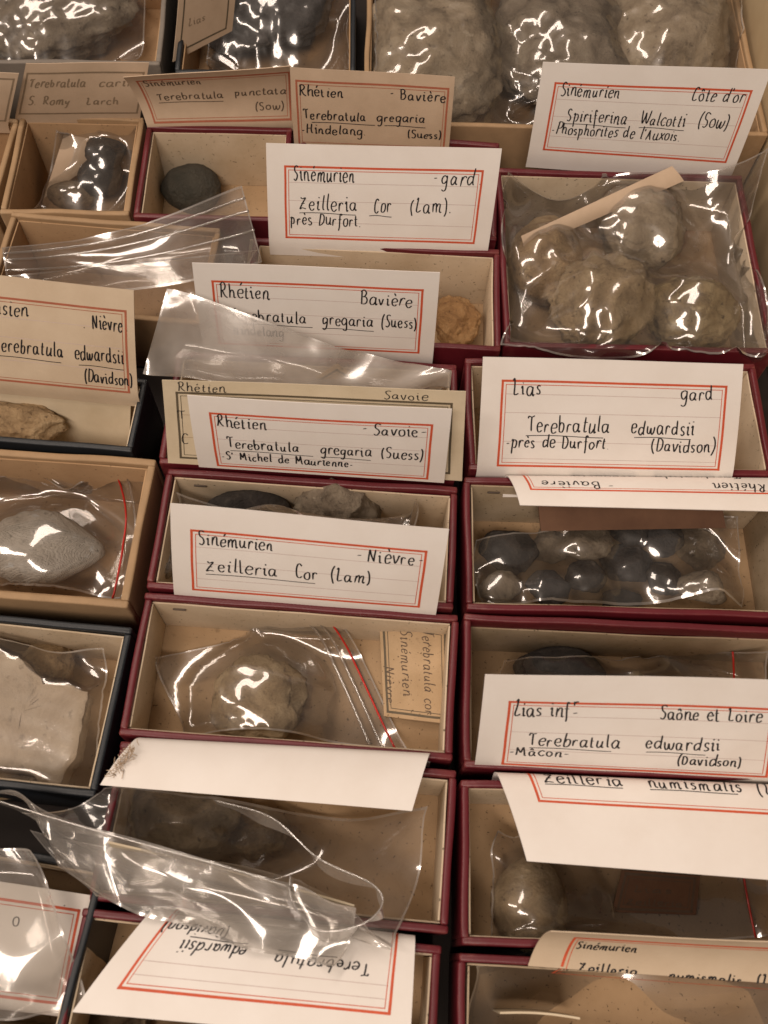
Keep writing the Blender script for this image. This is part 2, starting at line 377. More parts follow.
# ------------------------------------------------------------------ handwriting: single-stroke pen letters
GLY = {
'a': (6.0, '4.6,4.3 3,5.1 1.1,4.2 .5,2.2 1.4,.3 3,.4 4.5,2.4 4.8,4.8|4.8,4.8 4.6,1.6 5.2,.2 6,.8'),
'b': (5.6, '.9,9 .8,4 .9,.3|.9,3.2 2.2,5 4,4.6 4.7,2.6 3.8,.5 2,0 .9,.8'),
'c': (4.8, '4.4,4.2 3,5.1 1.2,4.2 .5,2.2 1.4,.3 3,0 4.5,.9'),
'd': (6.0, '4.6,4.2 3,5.1 1.1,4.2 .5,2.2 1.4,.3 3,.3 4.5,2|4.9,9 4.8,4 4.9,1 5.6,.1'),
'e': (5.0, '.7,2.6 4.2,3 4.2,4.4 2.8,5.1 1.1,4.2 .5,2.2 1.4,.3 3,0 4.6,1'),
'f': (4.4, '4.4,8.0 3.4,9 2.4,8 2.2,4 2.2,-1 1.8,-3.6|.5,4.8 4.2,5'),
'g': (6.0, '4.7,4.3 3,5.1 1.1,4.2 .5,2.4 1.4,.6 3,.6 4.6,2.4|4.9,5 4.8,0 4.4,-3 2.8,-4 1,-3'),
'h': (5.8, '1,9 .9,4 .9,0|.9,2.8 2.4,4.9 4,4.8 4.5,3 4.4,.8 5,0 5.6,.5'),
'i': (2.8, '.4,4 1.3,5 1.3,1.4 1.8,.1 2.7,.7|1.4,6.9 1.7,7.6'),
'l': (2.8, '1.2,9 1.1,3 1.4,.4 2.6,.5'),
'm': (8.6, '.9,5 .9,0|.9,3 2.3,5 3.6,4.5 3.8,0|3.8,3 5.2,5 6.6,4.5 6.8,1 7.4,0 8.3,.6'),
'n': (5.9, '.9,5 .9,0|.9,2.8 2.4,5 4,4.8 4.4,3 4.4,.8 5,0 5.8,.6'),
'o': (5.4, '2.6,5 1,4.2 .5,2.4 1.2,.5 2.8,0 4.4,1 4.8,3 3.9,4.7 2.4,5'),
'p': (5.5, '.4,4.4 1.2,5 1.1,0 1,-4|1.1,3.4 2.5,5 4.2,4.4 4.7,2.4 3.6,.3 1.8,.2'),
'r': (4.4, '.9,5 .9,0|.9,2.8 2,4.8 3.4,5 4.1,4.3'),
's': (4.3, '3.8,4.4 2.4,5.1 1.1,4.3 1.5,3 3.2,2.2 3.6,.9 2.2,0 .7,.6'),
't': (4.0, '1.6,7.6 1.5,2 2,.2 3.6,.6|.3,5 3.4,5.1'),
'u': (6.0, '.8,5 .7,1.6 1.6,.1 3.2,.5 4.4,2.4|4.6,5 4.5,1.2 5.1,.1 5.9,.7'),
'v': (5.0, '.5,5 1.4,2 2.2,.2 3.4,2.4 4.2,4.8 4.8,4.6'),
'w': (7.6, '.5,5 .8,1.4 1.8,.1 3,1 3.7,4 4,1 5.2,.1 6.6,1.8 6.9,4.8'),
'x': (5.0, '.6,5 2.2,3 4.4,0|4.4,5 2.4,2.4 .5,0'),
'y': (5.4, '.6,5 1.2,2 2.6,1.4 4.4,3.4|4.8,5 4.2,0 3,-3.6 1,-4'),
'S': (5.6, '4.9,8 3,9 1.1,7.8 1.5,5.6 3.8,4 4.5,1.8 2.8,0 .6,.8'),
'Z': (6.6, '.8,7.2 2.2,6.4 4.8,7 2.6,3.6 .6,.4 2.4,1 5.8,.4|1.4,3.4 4.4,3.6'),
'C': (5.8, '4.8,7.6 3.4,9 1.6,8 .6,4.6 1.4,.9 3.2,0 5.2,1'),
'L': (5.2, '.5,7.8 1.7,8.9 1.5,5 1.1,1.6 1.5,.3 2.8,.3 4.7,1.2'),
'D': (6.6, '1.4,8.6 1.2,4 1,.2|.6,8 3.4,8.4 5.6,6.4 5.4,2.8 3.4,.4 .6,.2'),
'W': (9.4, '.6,8.6 1.4,3 2.2,.2 3.8,4 4.6,7 5.2,3 6.2,.2 7.8,4 8.8,8.8'),
'P': (5.8, '1.3,8.8 1.2,4 .9,0|.5,7.8 3,9 5,7.6 4.4,5 1.4,4'),
'R': (6.6, '1.5,8.4 1.3,4 .9,0|.4,7.4 2.8,9 4.8,7.6 4,5 1.5,4.3|2.4,4.4 4,1.6 6.2,0'),
'B': (6.2, '1.3,8.8 1.2,4 1.1,.2|.5,8.2 3,9 4.8,7.4 3.6,5.2 1.6,4.8|1.6,4.8 4.4,4.6 5.4,2.4 3.8,.3 .6,.1'),
'T': (6.2, '.5,7 1,8.5 3.2,8.2 5.8,8.7|3.3,8.2 3.1,4 3.2,.2'),
'H': (7.0, '1.4,8.8 1.1,4 .8,0|5.6,8.8 5.2,4 5.2,.6 6.4,.2|1.1,4.4 3.2,4.8 5.3,4.6'),
'M': (8.4, '.6,.2 1.4,4 1.8,8.6|1.8,8.6 3,5 4,3 5.4,6 6.6,8.8|6.6,8.8 6.8,4 7,.4 8,.2'),
'N': (6.8, '.8,.1 1,4 1.3,8.4|1.3,8.4 3,5 5.2,.6|5.2,.6 5.4,4 5.9,8.6'),
'A': (6.6, '.4,0 2,4.6 3.4,8.8|3.4,8.8 4.4,4.4 5.8,.1|1.5,3.4 4.8,3.6'),
'(': (3.0, '2.6,9.4 1.2,7 .8,3.5 1.3,.4 2.4,-1.6'),
')': (3.0, '.4,9.4 1.8,7 2.2,3.5 1.7,.4 .6,-1.6'),
'.': (2.2, '.8,.1 1.3,.5'), '-': (4.0, '.6,2.6 3.2,2.9'), "'": (2.0, '1.2,9 .8,7'), ' ': (4.6, ''),
}
ACC = {'é': ('e', '2.2,6.8 3.6,8.6'), 'è': ('e', '1.6,8.6 3,6.8'), 'ô': ('o', '1.2,6.6 2.6,8.2 4,6.6'),
       'â': ('a', '1.4,6.6 2.8,8.2 4.2,6.6'), 'ê': ('e', '1.2,6.6 2.6,8.2 4,6.6')}
for k, (b0, s) in ACC.items():
    GLY[k] = (GLY[b0][0], GLY[b0][1] + '|' + s)
def strokes_of(s):
    return [np.array([[float(q) for q in p.split(',')] for p in st.split()]) for st in s.split('|') if st]
GLYS = {k: (w, strokes_of(s)) for k, (w, s) in GLY.items()}
def smooth_stroke(p, n=5):
    if len(p) < 3: return np.array([p[0] + (p[-1] - p[0]) * t for t in np.linspace(0, 1, 4)])
    q = np.vstack([2 * p[0] - p[1], p, 2 * p[-1] - p[-2]]); out = []
    for i in range(1, len(q) - 2):
        for t in np.linspace(0, 1, n, endpoint=False):
            a, b, c, d = q[i - 1], q[i], q[i + 1], q[i + 2]
            out.append(0.5 * (2 * b + (c - a) * t + (2 * a - 5 * b + 4 * c - d) * t * t + (3 * b - a - 3 * c + d) * t ** 3))
    out.append(p[-1]); return np.array(out)
def layout(s, r):
    """strokes of a word in font units, with a hand's unevenness; returns strokes and width"""
    x = 0; out = []
    for ch in s:
        w, st = GLYS[ch]; ang = r.normal(0, 0.06); sc = 1 + r.normal(0, 0.06); dy = r.normal(0, 0.28)
        for p in st:
            q = smooth_stroke(p + r.normal(0, 0.13, p.shape)) * sc
            q = np.stack([q[:, 0] + q[:, 1] * (0.03 + ang), q[:, 1] + dy], 1); q[:, 0] += x
            out.append(q)
        x += w * (1 + r.normal(0, 0.02)) + 1.25
    return out, x
def ribbon(pts, hw, S, eps, V, Fc, w, h, nib=True):
    """flat pen ribbon along card coords pts (metres), mapped through S(u,v)"""
    n = len(pts); base = len(V)
    d = np.gradient(pts, axis=0); L = np.maximum(1e-9, np.linalg.norm(d, axis=1)); d = d / L[:, None]
    nn = np.stack([-d[:, 1], d[:, 0]], 1)
    k = np.full(n, 1.0)
    if nib: k = 0.68 + 0.5 * np.abs(d[:, 1]); k[0] *= 0.7; k[-1] *= 0.55
    a = pts + nn * (hw * k)[:, None]; b = pts - nn * (hw * k)[:, None]
    for i in range(n):
        for q in (a[i], b[i]): V.append(S(q[0] / w, q[1] / h, eps))
    for i in range(n - 1):
        Fc.append((base + 2 * i, base + 2 * i + 1, base + 2 * i + 3, base + 2 * i + 2))

# ------------------------------------------------------------------ cards
def make_S(fn):
    def S(u, v, off=0.0):
        p = fn(u, v)
        if off == 0.0: return p
        e = 1e-3
        n = unit(np.cross(fn(u + e, v) - fn(u - e, v), fn(u, v + e) - fn(u, v - e)))
        return p + n * off
    return S
def sheet(name, S, u0, u1, v0, v1, nu, nv, mat, thick=0.00032, parent=None, org=np.zeros(3), ragged=0.0):
    us = np.linspace(u0, u1, nu + 1); vs = np.linspace(v0, v1, nv + 1)
    V = []; Fc = []
    for off in (0.0, -thick):
        for v in vs:
            for u in us: V.append(S(u, v, off) - org)
    m = (nu + 1) * (nv + 1); ix = lambda j, i: j * (nu + 1) + i
    for j in range(nv):
        for i in range(nu):
            q = (ix(j, i), ix(j, i + 1), ix(j + 1, i + 1), ix(j + 1, i)); Fc.append(q)
            Fc.append(tuple(m + k for k in q[::-1]))
    rim = [ix(0, i) for i in range(nu)] + [ix(j, nu) for j in range(nv)] + [ix(nv, i) for i in range(nu, 0, -1)] + [ix(j, 0) for j in range(nv, 0, -1)]
    for a, b in zip(rim, rim[1:] + rim[:1]): Fc.append((a, m + a, m + b, b))
    o = link_mesh(name, V, Fc, mat, parent, sharp=True); o.location = tuple(org) if parent is None else (0, 0, 0)
    return o

def print_card(o, S, w, h, org, texts, border, rules, seed, ink='ink', bmat='border_red', rmat='rule_mauve', rot=False, pen=None, double=True, capmm=None):
    r = np.random.default_rng(seed)
    def SS(u, v, e):
        return (S(1 - u, 1 - v, e) if rot else S(u, v, e)) - org
    if border:
        u0, u1, v0, v1 = border; V = []; Fc = []
        def frame(ua, ub, va, vb, hw):
            for (a, b) in (((ua, va), (ub, va)), ((ub, va), (ub, vb)), ((ub, vb), (ua, vb)), ((ua, vb), (ua, va))):
                A = np.array([a[0] * w, a[1] * h]); B = np.array([b[0] * w, b[1] * h]); dd = unit(B - A) * hw
                pts = np.array([A - dd + (B - A + 2 * dd) * t for t in np.linspace(0, 1, 30)])
                pts = pts + np.array([-dd[1], dd[0]]) * 0.10 * np.sin(np.linspace(0, 9, 30) + r.uniform(0, 6))[:, None]
                ribbon(pts, hw, SS, 0.00004, V, Fc, w, h, False)
        frame(u0, u1, v0, v1, 0.00036)
        if double:
            iu, iv = 0.00115 / w, 0.00115 / h; frame(u0 + iu, u1 - iu, v0 + iv, v1 - iv, 0.00011)
        link_mesh('printed_border', V, Fc, bmat, o, False)
        if rules:
            V = []; Fc = []
            for v in rules:
                pts = np.array([[(u0 + 0.012 + (u1 - u0 - 0.024) * t) * w, v * h] for t in np.linspace(0, 1, 30)])
                ribbon(pts, 0.00008, SS, 0.000035, V, Fc, w, h, False)
            link_mesh('ruled_lines', V, Fc, rmat, o, False)
    if texts:
        V = []; Fc = []; hw0 = 0.86 * (pen or 0.00024)
        for t in texts:
            s, ua, ub, v = t[:4]; cap = 0.78 * (t[4] if len(t) > 4 else 0.16)
            if s == '_':
                pts = np.array([[(ua + (ub - ua) * k) * w, (v + 0.006 * math.sin(5 * k)) * h] for k in np.linspace(0, 1, 14)])
                ribbon(pts, hw0 * 0.62, SS, 0.00006, V, Fc, w, h, False); continue
            st, wid = layout(s, r); sx = (ub - ua) * w / wid; sy = cap * h / 9.0
            for q in st:
                pts = np.stack([ua * w + q[:, 0] * sx, v * h + q[:, 1] * sy + 0.15 * r.normal() * 0.0001], 1)
                ribbon(pts, hw0, SS, 0.00006 + 0.00001 * r.random(), V, Fc, w, h)
        link_mesh('handwriting', V, Fc, ink, o, False)

def lean_card(corners, label, texts, border=(0.08, 0.93, 0.07, 0.80), rules=(0.24, 0.46, 0.64), mat='card_white', z0=RIM + 0.0005, ratio=0.45,
              alpha=None, bow=0.0008, tuck=0.14, seed=1, group='handwritten labels standing in the boxes', twist=0.0, name='label_card', **kw):
    TL, TR, BR, BL = corners
    B0, B1 = P(*BL, z0), P(*BR, z0)
    ex = unit(B1 - B0); ey = np.array([-ex[1], ex[0], 0])
    def solve(a):
        upv = ey * math.sin(a) + np.array([0, 0, math.cos(a)])
        n = np.cross(ex, upv); n0 = B0
        T0, T1 = on_plane(*TL, B0, n), on_plane(*TR, B0, n)
        return T0, T1, upv, n
    if alpha is None:
        best = None
        for a in np.radians(np.arange(4, 62, 1.0)):
            T0, T1, upv, n = solve(a); hh = 0.5 * (np.dot(T0 - B0, upv) + np.dot(T1 - B1, upv)); ww = np.linalg.norm(B1 - B0)
            e = abs(hh / ww - ratio)
            if best is None or e < best[0] - 1e-4: best = (e, a)
        alpha = best[1]
    else: alpha = math.radians(alpha)
    T0, T1, upv, n = solve(alpha); n = unit(n)
    w = 0.5 * (np.linalg.norm(B1 - B0) + np.linalg.norm(T1 - T0)); h = 0.5 * (np.linalg.norm(T0 - B0) + np.linalg.norm(T1 - B1))
    print('CARD', label[:34], 'a %.0f w %.1f/%.1f h %.1f/%.1f' % (math.degrees(alpha), 1e3 * np.linalg.norm(B1 - B0), 1e3 * np.linalg.norm(T1 - T0), 1e3 * np.linalg.norm(T0 - B0), 1e3 * np.linalg.norm(T1 - B1)))
    ph = rng.uniform(0, 6)
    def fn(u, v):
        p = B0 + (B1 - B0) * u
        if v < 0:                                           # the foot tucked into the gap
            q = p + (T0 - B0 + (T1 - B1 - T0 + B0) * u) * v * 0.25 + np.array([0, 0, v * h * 0.9])
        else:
            q = p * (1 - v) + (T0 + (T1 - T0) * u) * v
        vv = min(1, max(0, v))
        return q + n * (bow * (4 * vv * (1 - vv)) + 0.00035 * math.sin(5 * u + ph) * vv + twist * vv * vv * (u - 0.5))
    S = make_S(fn); org = 0.5 * (B0 + B1)
    o = sheet(name, S, 0, 1, -tuck, 1, 28, 18, mat, org=org)
    tag(o, label, 'label card', group)
    print_card(o, S, w, h, org, texts, border, rules, seed, **kw)
    return o
def flap_card(corners, zs, label, texts, border=None, rules=None, mat='card_white', bow=0.0012, curl=0.004, seed=1, rot=False, vmap=1.0, group='labels flopped forward over the boxes', name='label_card', **kw):
    """card bent over the back rim of a box and lying forward; corners TL TR BR BL, TL/TR at the bend"""
    TL, TR, BR, BL = corners; zt, zb = zs
    T0, T1, B0, B1 = P(*TL, zt), P(*TR, zt), P(*BL, zb), P(*BR, zb)
    w = 0.5 * (np.linalg.norm(B1 - B0) + np.linalg.norm(T1 - T0)); h = 0.5 * (np.linalg.norm(T0 - B0) + np.linalg.norm(T1 - B1))
    print('FLAP', label[:34], 'w %.1f h %.1f' % (w * 1e3, h * 1e3))
    n = unit(np.cross(B1 - B0, T0 - B0)); rc = curl
    def fn(u, v):
        if v <= 1:
            q = (B0 + (B1 - B0) * u) * (1 - v) + (T0 + (T1 - T0) * u) * v
            return q + n * bow * 4 * v * (1 - v)
        up = T0 + (T1 - T0) * u; fwd = unit((T0 + (T1 - T0) * u) - (B0 + (B1 - B0) * u) - n * bow * 4)
        nl = unit(np.cross(T1 - T0, fwd))
        s = (v - 1) * h; an = min(s / rc, 1.45); rest = max(0, s - rc * 1.45)
        q = up + fwd * rc * math.sin(an) - nl * rc * (1 - math.cos(an))
        dd = fwd * math.cos(an) - nl * math.sin(an)
        return q + dd * rest
    S = make_S(fn); org = 0.5 * (T0 + T1)
    o = sheet(name, S, 0, 1, 0, 1 + 0.011 / h, 28, 26, mat, org=org)
    tag(o, label, 'label card', group)
    print_card(o, S, w, h, org, texts, border, rules, seed, rot=rot, **kw)
    return o

C = lean_card
C([(266, 143), (502, 149), (488, 250), (269, 243)], 'white card reading Zeilleria Cor, Sinemurien, gard, tallest in the middle', [
  ('Sinémurien', .115, .385, .655, .20), ('-', .72, .745, .67), ('gard', .755, .905, .655, .20), ('.', .92, .935, .66), ('Zeilleria', .14, .40, .37, .20), ('_', .14, .39, .335),
  ('Cor', .47, .55, .37, .20), ('_', .45, .55, .325), ('(Lam).', .63, .82, .37, .20), ('près Durfort.', .10, .42, .21, .17)], (0.08, 0.93, 0.07, 0.79), seed=11)
C([(192, 263), (440, 272), (433, 357), (203, 346)], 'white card reading Rhetien, Baviere, Terebratula gregaria half covered by a bag', [
  ('Rhétien', .10, .31, .63, .21), ('Bavière', .68, .90, .62, .19), ('Terebratula', .13, .46, .36, .19), ('_', .13, .48, .32), ('gregaria', .52, .74, .36, .19), ('_', .52, .74, .31),
  ('(Suess)', .77, .925, .36, .19), ('Hindelang', .14, .36, .18, .16)], (0.075, 0.935, 0.05, 0.81), seed=12, ratio=0.43)
C([(162, 380), (466, 391), (462, 481), (168, 463)], 'large cream old label with black border behind the small Savoie card', [
  ('Rhétien', .05, .21, .88, .13), ('Savoie', .73, .88, .885, .12), ('T', .04, .085, .55, .16), ('C', .05, .08, .25, .15)], (0.045, 0.955, 0.08, 0.86), (0.33, 0.6), 'card_cream', ratio=0.44,
  seed=13, ink='ink', bmat='border_dark', rmat='rule_tan', pen=0.00018, z0=RIM + 0.001, tuck=0.0, alpha=26, bow=-0.0004)
C([(187, 396), (452, 410), (444, 483), (199, 467)], 'white card reading Rhetien, Savoie, St Michel de Maurienne', [
  ('Rhétien', .10, .30, .63, .20), ('-', .665, .69, .68), ('Savoie', .705, .885, .645, .18), ('-', .89, .92, .66), ('Terebratula', .13, .42, .34, .19), ('_', .14, .47, .30), ('gregaria', .50, .705, .34, .19), ('_', .5, .7, .29),
  ('(Suess)', .74, .91, .335, .19), ("-S' Michel de Maurienne-", .10, .635, .16, .16)], (0.08, 0.93, 0.05, 0.80), seed=14, alpha=17, z0=RIM + 0.0025, tuck=0.0)
C([(170, 504), (449, 529), (436, 614), (174, 594)], 'white card reading Zeilleria Cor, Sinemurien, Nievre over a grey fossil', [
  ('Sinémurien', .10, .38, .61, .18), ('-', .68, .71, .60), ('Nièvre', .72, .90, .585, .20), ('-', .905, .93, .60), ('Zeilleria', .125, .40, .32, .19), ('_', .125, .535, .28), ('Cor', .46, .545, .32, .19),
  ('(Lam)', .59, .745, .325, .20)], (0.075, 0.93, 0.08, 0.75), (0.22, 0.40, 0.58), seed=15, ratio=0.42)
C([(-112, 264), (134, 290), (138, 396), (-112, 372)], 'tan-white card at the left edge reading Nievre, Terebratula edwardsii, Davidson', [
  ('Liasien', .38, .575, .66, .17), ('.', .79, .81, .62), ('Nièvre', .83, .955, .62, .18), ('.', .965, .98, .64), ('Terebratula', .43, .715, .32, .19), ('_', .42, .70, .27), ('edwardsii', .755, .955, .315, .19), ('_', .77, .95, .26),
  ('(Davidson)', .79, .985, .10, .16)], (0.04, 0.965, 0.03, 0.81), seed=16, mat='card_beige', ratio=0.44, z0=RIM + 0.003, bmat='border_faded')
C([(483, 357), (743, 364), (733, 475), (477, 470)], 'white card reading Lias, gard, Terebratula edwardsii, pres de Durfort', [
  ('Lias', .12, .235, .69, .18), ('gard', .765, .895, .69, .16), ('Terebratula', .185, .505, .375, .19), ('_', .18, .48, .335), ('edwardsii', .585, .835, .375, .18), ('_', .6, .82, .34),
  ('-près de Durfort.', .105, .51, .225, .15), ('(Davidson)', .67, .92, .215, .16)], (0.08, 0.94, 0.05, 0.81), (0.12, 0.28, 0.54, 0.70), seed=17, ratio=0.46)
C([(485, 674), (790, 681), (778, 779), (475, 764)], 'white card reading Lias inf, Saone et Loire, Macon', [
  ('Lias inf', .105, .295, .60, .19), ('r', .30, .325, .72, .10), ('-', .30, .325, .60), ('Saône et Loire', .585, .925, .605, .17), ('Terebratula', .165, .47, .275, .19), ('_', .17, .44, .24), ('edwardsii', .55, .80, .285, .19), ('_', .555, .75, .245),
  ('-Mâcon-', .105, .31, .145, .13), ('(Davidson)', .66, .875, .12, .15)], (0.09, 0.96, 0.02, 0.74), (0.21, 0.42, 0.6), seed=18, ratio=0.42)
C([(543, 62), (772, 70), (734, 170), (528, 155)], 'white card reading Spiriferina Walcotti, Cote d\'or at top right', [
  ('Sinémurien', .10, .37, .68, .17), ("Côte d'or", .69, .93, .685, .17), ('Spiriferina', .15, .43, .42, .18), ('_', .14, .43, .385), ('Walcotti', .49, .70, .425, .17), ('_', .49, .70, .39), ('(Sow)', .755, .90, .43, .19),
  ("-Phosphorites de l'Auxois.", .09, .70, .27, .16)], (0.07, 0.945, 0.08, 0.80), seed=19, ratio=0.46)
C([(290, 67), (455, 77), (449, 147), (294, 141)], 'tan card reading Rhetien, Baviere, Hindelang behind the gard card', [
  ('Rhétien', .05, .33, .65, .18), ('-', .61, .64, .70), ('Bavière', .67, .96, .66, .18), ('Terebratula', .07, .47, .335, .18), ('_', .12, .52, .29), ('gregaria', .53, .84, .345, .17), ('_', .58, .84, .285),
  ('-Hindelang.', .05, .47, .13, .17), ('(Suess)', .73, .95, .125, .15)], (0.035, 0.965, -0.05, 0.84), None, 'card_tan', seed=20, ratio=0.46, pen=0.00027, bmat='border_faded')
C([(123, 78), (291, 66), (293, 123), (147, 126)], 'bent tan card reading Terebratula punctata standing at the back', [
  ('Sinémurien', .09, .45, .72, .17), ('Terebratula', .13, .56, .42, .17), ('_', .13, .55, .37), ('punctata', .63, .97, .45, .17), ('(Sow)', .75, .95, .2, .16)], (0.06, 0.985, 0.05, 0.86), None, 'card_tan', seed=21, ratio=0.40, ink='ink_brown',
  pen=0.00026, bmat='border_faded', bow=-0.003)
C([(26, 63), (149, 63), (140, 117), (15, 118)], 'buff label with faint pencil script on the small kraft box', [
  ('Terebratula', .06, .52, .60, .2), ('carin', .62, .92, .60, .18), ('S. Romy', .08, .42, .27, .2), ('Larch', .55, .82, .27, .18)], (0.03, 0.97, 0.09, 0.84), None, 'card_tan', seed=22, ratio=0.50, ink='ink_faded', pen=0.0003, bmat='ink_faded', double=False, group='old buff labels')
C([(-105, 70), (19, 73), (8, 125), (-115, 120)], 'buff label cut by the left edge beside the small kraft box', [], (0.03, 0.97, 0.09, 0.90), None, 'card_tan', seed=23, ratio=0.5, bmat='ink_faded', double=False, group='old buff labels')
C([(181, -45), (238, -50), (232, 31), (173, 62)], 'small tilted tan card with thin black frame in the top dark box', [('Lias', .2, .5, .3, .1), ('inf', .55, .8, .5, .1)], (0.10, 0.88, 0.08, 0.92), None, 'card_tan', seed=24, alpha=18, z0=0.024, tuck=0.0, bmat='border_dark', ink='ink_faded', double=False, group='old buff labels')
# flopped forward
Fp = flap_card
Fp([(508, 476), (800, 479), (806, 512), (520, 505)], (RIM + 0.0015, RIM + 0.008), 'white card lying upside down over the pebble box, only its top line showing', [
  ('Rhétien', .13, .315, .24, .36), ('-', .655, .68, .34, .3), ('Bavière', .70, .905, .24, .34), ('Terebratula', .2, .5, -.22, .34), ('gregaria', .56, .78, -.22, .34)], (0.045, 0.945, -0.4, 0.56), None, seed=31, rot=True)
blank = Fp([(133, 741), (428, 758), (412, 811), (100, 785)], (RIM + 0.003, RIM + 0.006), 'blank white card back bent forward over the crumpled bag', [], None, seed=32)
def frays(o, px, zc, n, seed):
    r = np.random.default_rng(seed); org = np.array(o.location); V = []; Fc = []
    for k in range(n):
        t = r.random(); a = P(px[0][0] + (px[1][0] - px[0][0]) * t + r.normal(0, 2), px[0][1] + (px[1][1] - px[0][1]) * t + r.normal(0, 2), zc + r.uniform(0, .001))
        d = np.array([r.normal(), r.normal(), 0.5]); d = unit(d) * r.uniform(.001, .003); e = unit(r.normal(size=3)) * .001
        v, f = tube([a, a + d * .5 + e * .5, a + d], 0.00009, 4); b = len(V); V += [q - org for q in v]; Fc += [tuple(b + i for i in g) for g in f]
    q = link_mesh('frayed_fibres', V, Fc, 'card_tan', o); q['kind'] = 'stuff'
frays(blank, ((136, 744), (112, 776)), RIM + 0.006, 60, 3)
Fp([(499, 777), (838, 793), (850, 886), (527, 861)], (RIM + 0.002, RIM + 0.010), 'white card with cropped text bent over the round greenish fossil', [
  ('Zeilleria', .13, .37, .955, .22), ('_', .13, .36, .93), ('numismalis', .44, .72, .95, .22), ('_', .44, .7, .925), ('(Lam)', .76, .92, .94, .24)], (0.095, 0.945, 0.70, 1.3), None, seed=33)
Fp([(148, 914), (415, 946), (410, 1042), (72, 1012)], (RIM + 0.003, RIM + 0.006), 'white card lying upside down at the bottom reading edwardsii, Davidson', [
  ('Terebratula', .15, .49, .25, .18), ('_', .27, .48, .22), ('edwardsii', .585, .82, .22, .18), ('_', .59, .80, .185), ('(Davidson)', .68, .92, .05, .15)], (0.07, 0.915, -0.25, 0.74), (0.46, 0.60), seed=34, rot=True)
C([(551, 933), (868, 945), (864, 990), (528, 966)], 'curling white card in front of the greenish fossil reading Sinemurien', [
  ('Sinémurien', .12, .31, .40, .24), ('Zeilleria', .15, .33, -.05, .24), ('numismalis', .42, .64, -.06, .2), ('(Lam)', .68, .80, -.05, .22)], (0.10, 0.95, -0.6, 0.72), None, seed=35, alpha=35, bow=-0.002, tuck=0.0, z0=RIM + 0.001, mat='card_beige')

# ------------------------------------------------------------------ fossils and stones
def ico(sub):
    bm = bmesh.new(); bmesh.ops.create_icosphere(bm, subdivisions=sub, radius=1.0)
    V = np.array([v.co[:] for v in bm.verts]); Fc = [tuple(v.index for v in f.verts) for f in bm.faces]; bm.free(); return V, Fc
ICO = {4: ico(4), 5: ico(5)}
def stone(box_key, px, py, wpx, hpx, label, mat, style='rough', rz=None, flat=0.62, z=None, sub=5, seed=1, cat='fossil', name='fossil', tilt=0.0, group=None, yaw=0.0, lift=0.0):
    fz = BOXES[box_key]['floor'] if z is None else z
    d0 = mpp(P(px, py, fz + 0.008)); rx = wpx / 2 * d0; rzz = flat * rx if rz is None else rz
    c = P(px, py, fz + 0.92 * rzz + lift)
    d0 = mpp(c); rx = wpx / 2 * d0
    v = CAM - c; sphi = v[2] / np.linalg.norm(v); cphi = math.sqrt(1 - sphi ** 2)
    ry = math.sqrt(max((0.45 * hpx / 2 * d0) ** 2, (hpx / 2 * d0) ** 2 - (rzz * cphi) ** 2)) / sphi
    V, Fc = ICO[sub]; r = np.random.default_rng(seed)
    N = V.copy(); rad = np.ones(len(N))
    so = r.uniform(0, 60)
    if style in ('rough', 'chunk'):
        k = 26 if style == 'rough' else 11
        pn = r.normal(size=(k, 3)); pn /= np.linalg.norm(pn, axis=1)[:, None]; dist = r.uniform(0.84, 0.98, k) if style == 'rough' else r.uniform(0.66, 0.92, k)
        dots = np.maximum(N @ pn.T, 1e-3); rad = np.minimum(1.0, (dist / dots).min(axis=1))
    for i, n in enumerate(N):
        x = 0
        amp = {'rough': .13, 'chunk': .12, 'smooth': .05, 'ribbed': .05, 'fan': .03, 'lumpy': .16}[style]
        x = amp * (nz(n, 1.6, so) + 0.6 * nz(n, 3.7, so + 3) + 0.42 * nz(n, 8.5, so + 5) + 0.28 * nz(n, 19, so + 8))
        if style == 'ribbed':
            an = math.atan2(n[2] * .9 + 0.1, n[0] + 0.35); x += 0.13 * (1 - abs(math.sin(4.5 * an + 0.8 * n[1] + 1.5 * nz(n, 2.0, so))) ** 0.6 * 1.6)
        if style == 'fan':
            x += 0.12 * max(0, n[0]) ** 6 - 0.05 * abs(n[1]) ** 4 + 0.016 * math.sin(44 * math.atan2(n[1], 1.2 - n[0]))
        if style == 'smooth':
            x += 0.10 * max(0, n[1]) ** 6 - 0.03 * math.cos(3 * math.atan2(n[1], n[0]))
        rad[i] *= 1 + x
    N = N * rad[:, None] * np.array([rx, ry, rzz]) * 1.02
    if style == 'fan': N[:, 1] *= 1 - 0.42 * np.clip(N[:, 0] / rx, 0, 1) ** 1.5; N[:, 2] *= (0.75 + 0.25 * np.clip(1 - N[:, 0] / rx, 0, 1))
    if tilt:
        ca, sa = math.cos(tilt), math.sin(tilt); N = N @ np.array([[ca, 0, -sa], [0, 1, 0], [sa, 0, ca]]).T
    N[:, 2] = np.maximum(N[:, 2], fz + lift - c[2] + 0.0001)
    if yaw:
        ca, sa = math.cos(yaw), math.sin(yaw); N = N @ np.array([[ca, -sa, 0], [sa, ca, 0], [0, 0, 1]]).T
    o = link_mesh(name, N, Fc, mat); o.location = tuple(c)
    tag(o, label, cat, group)
    hs_splat(N + c)
    return o
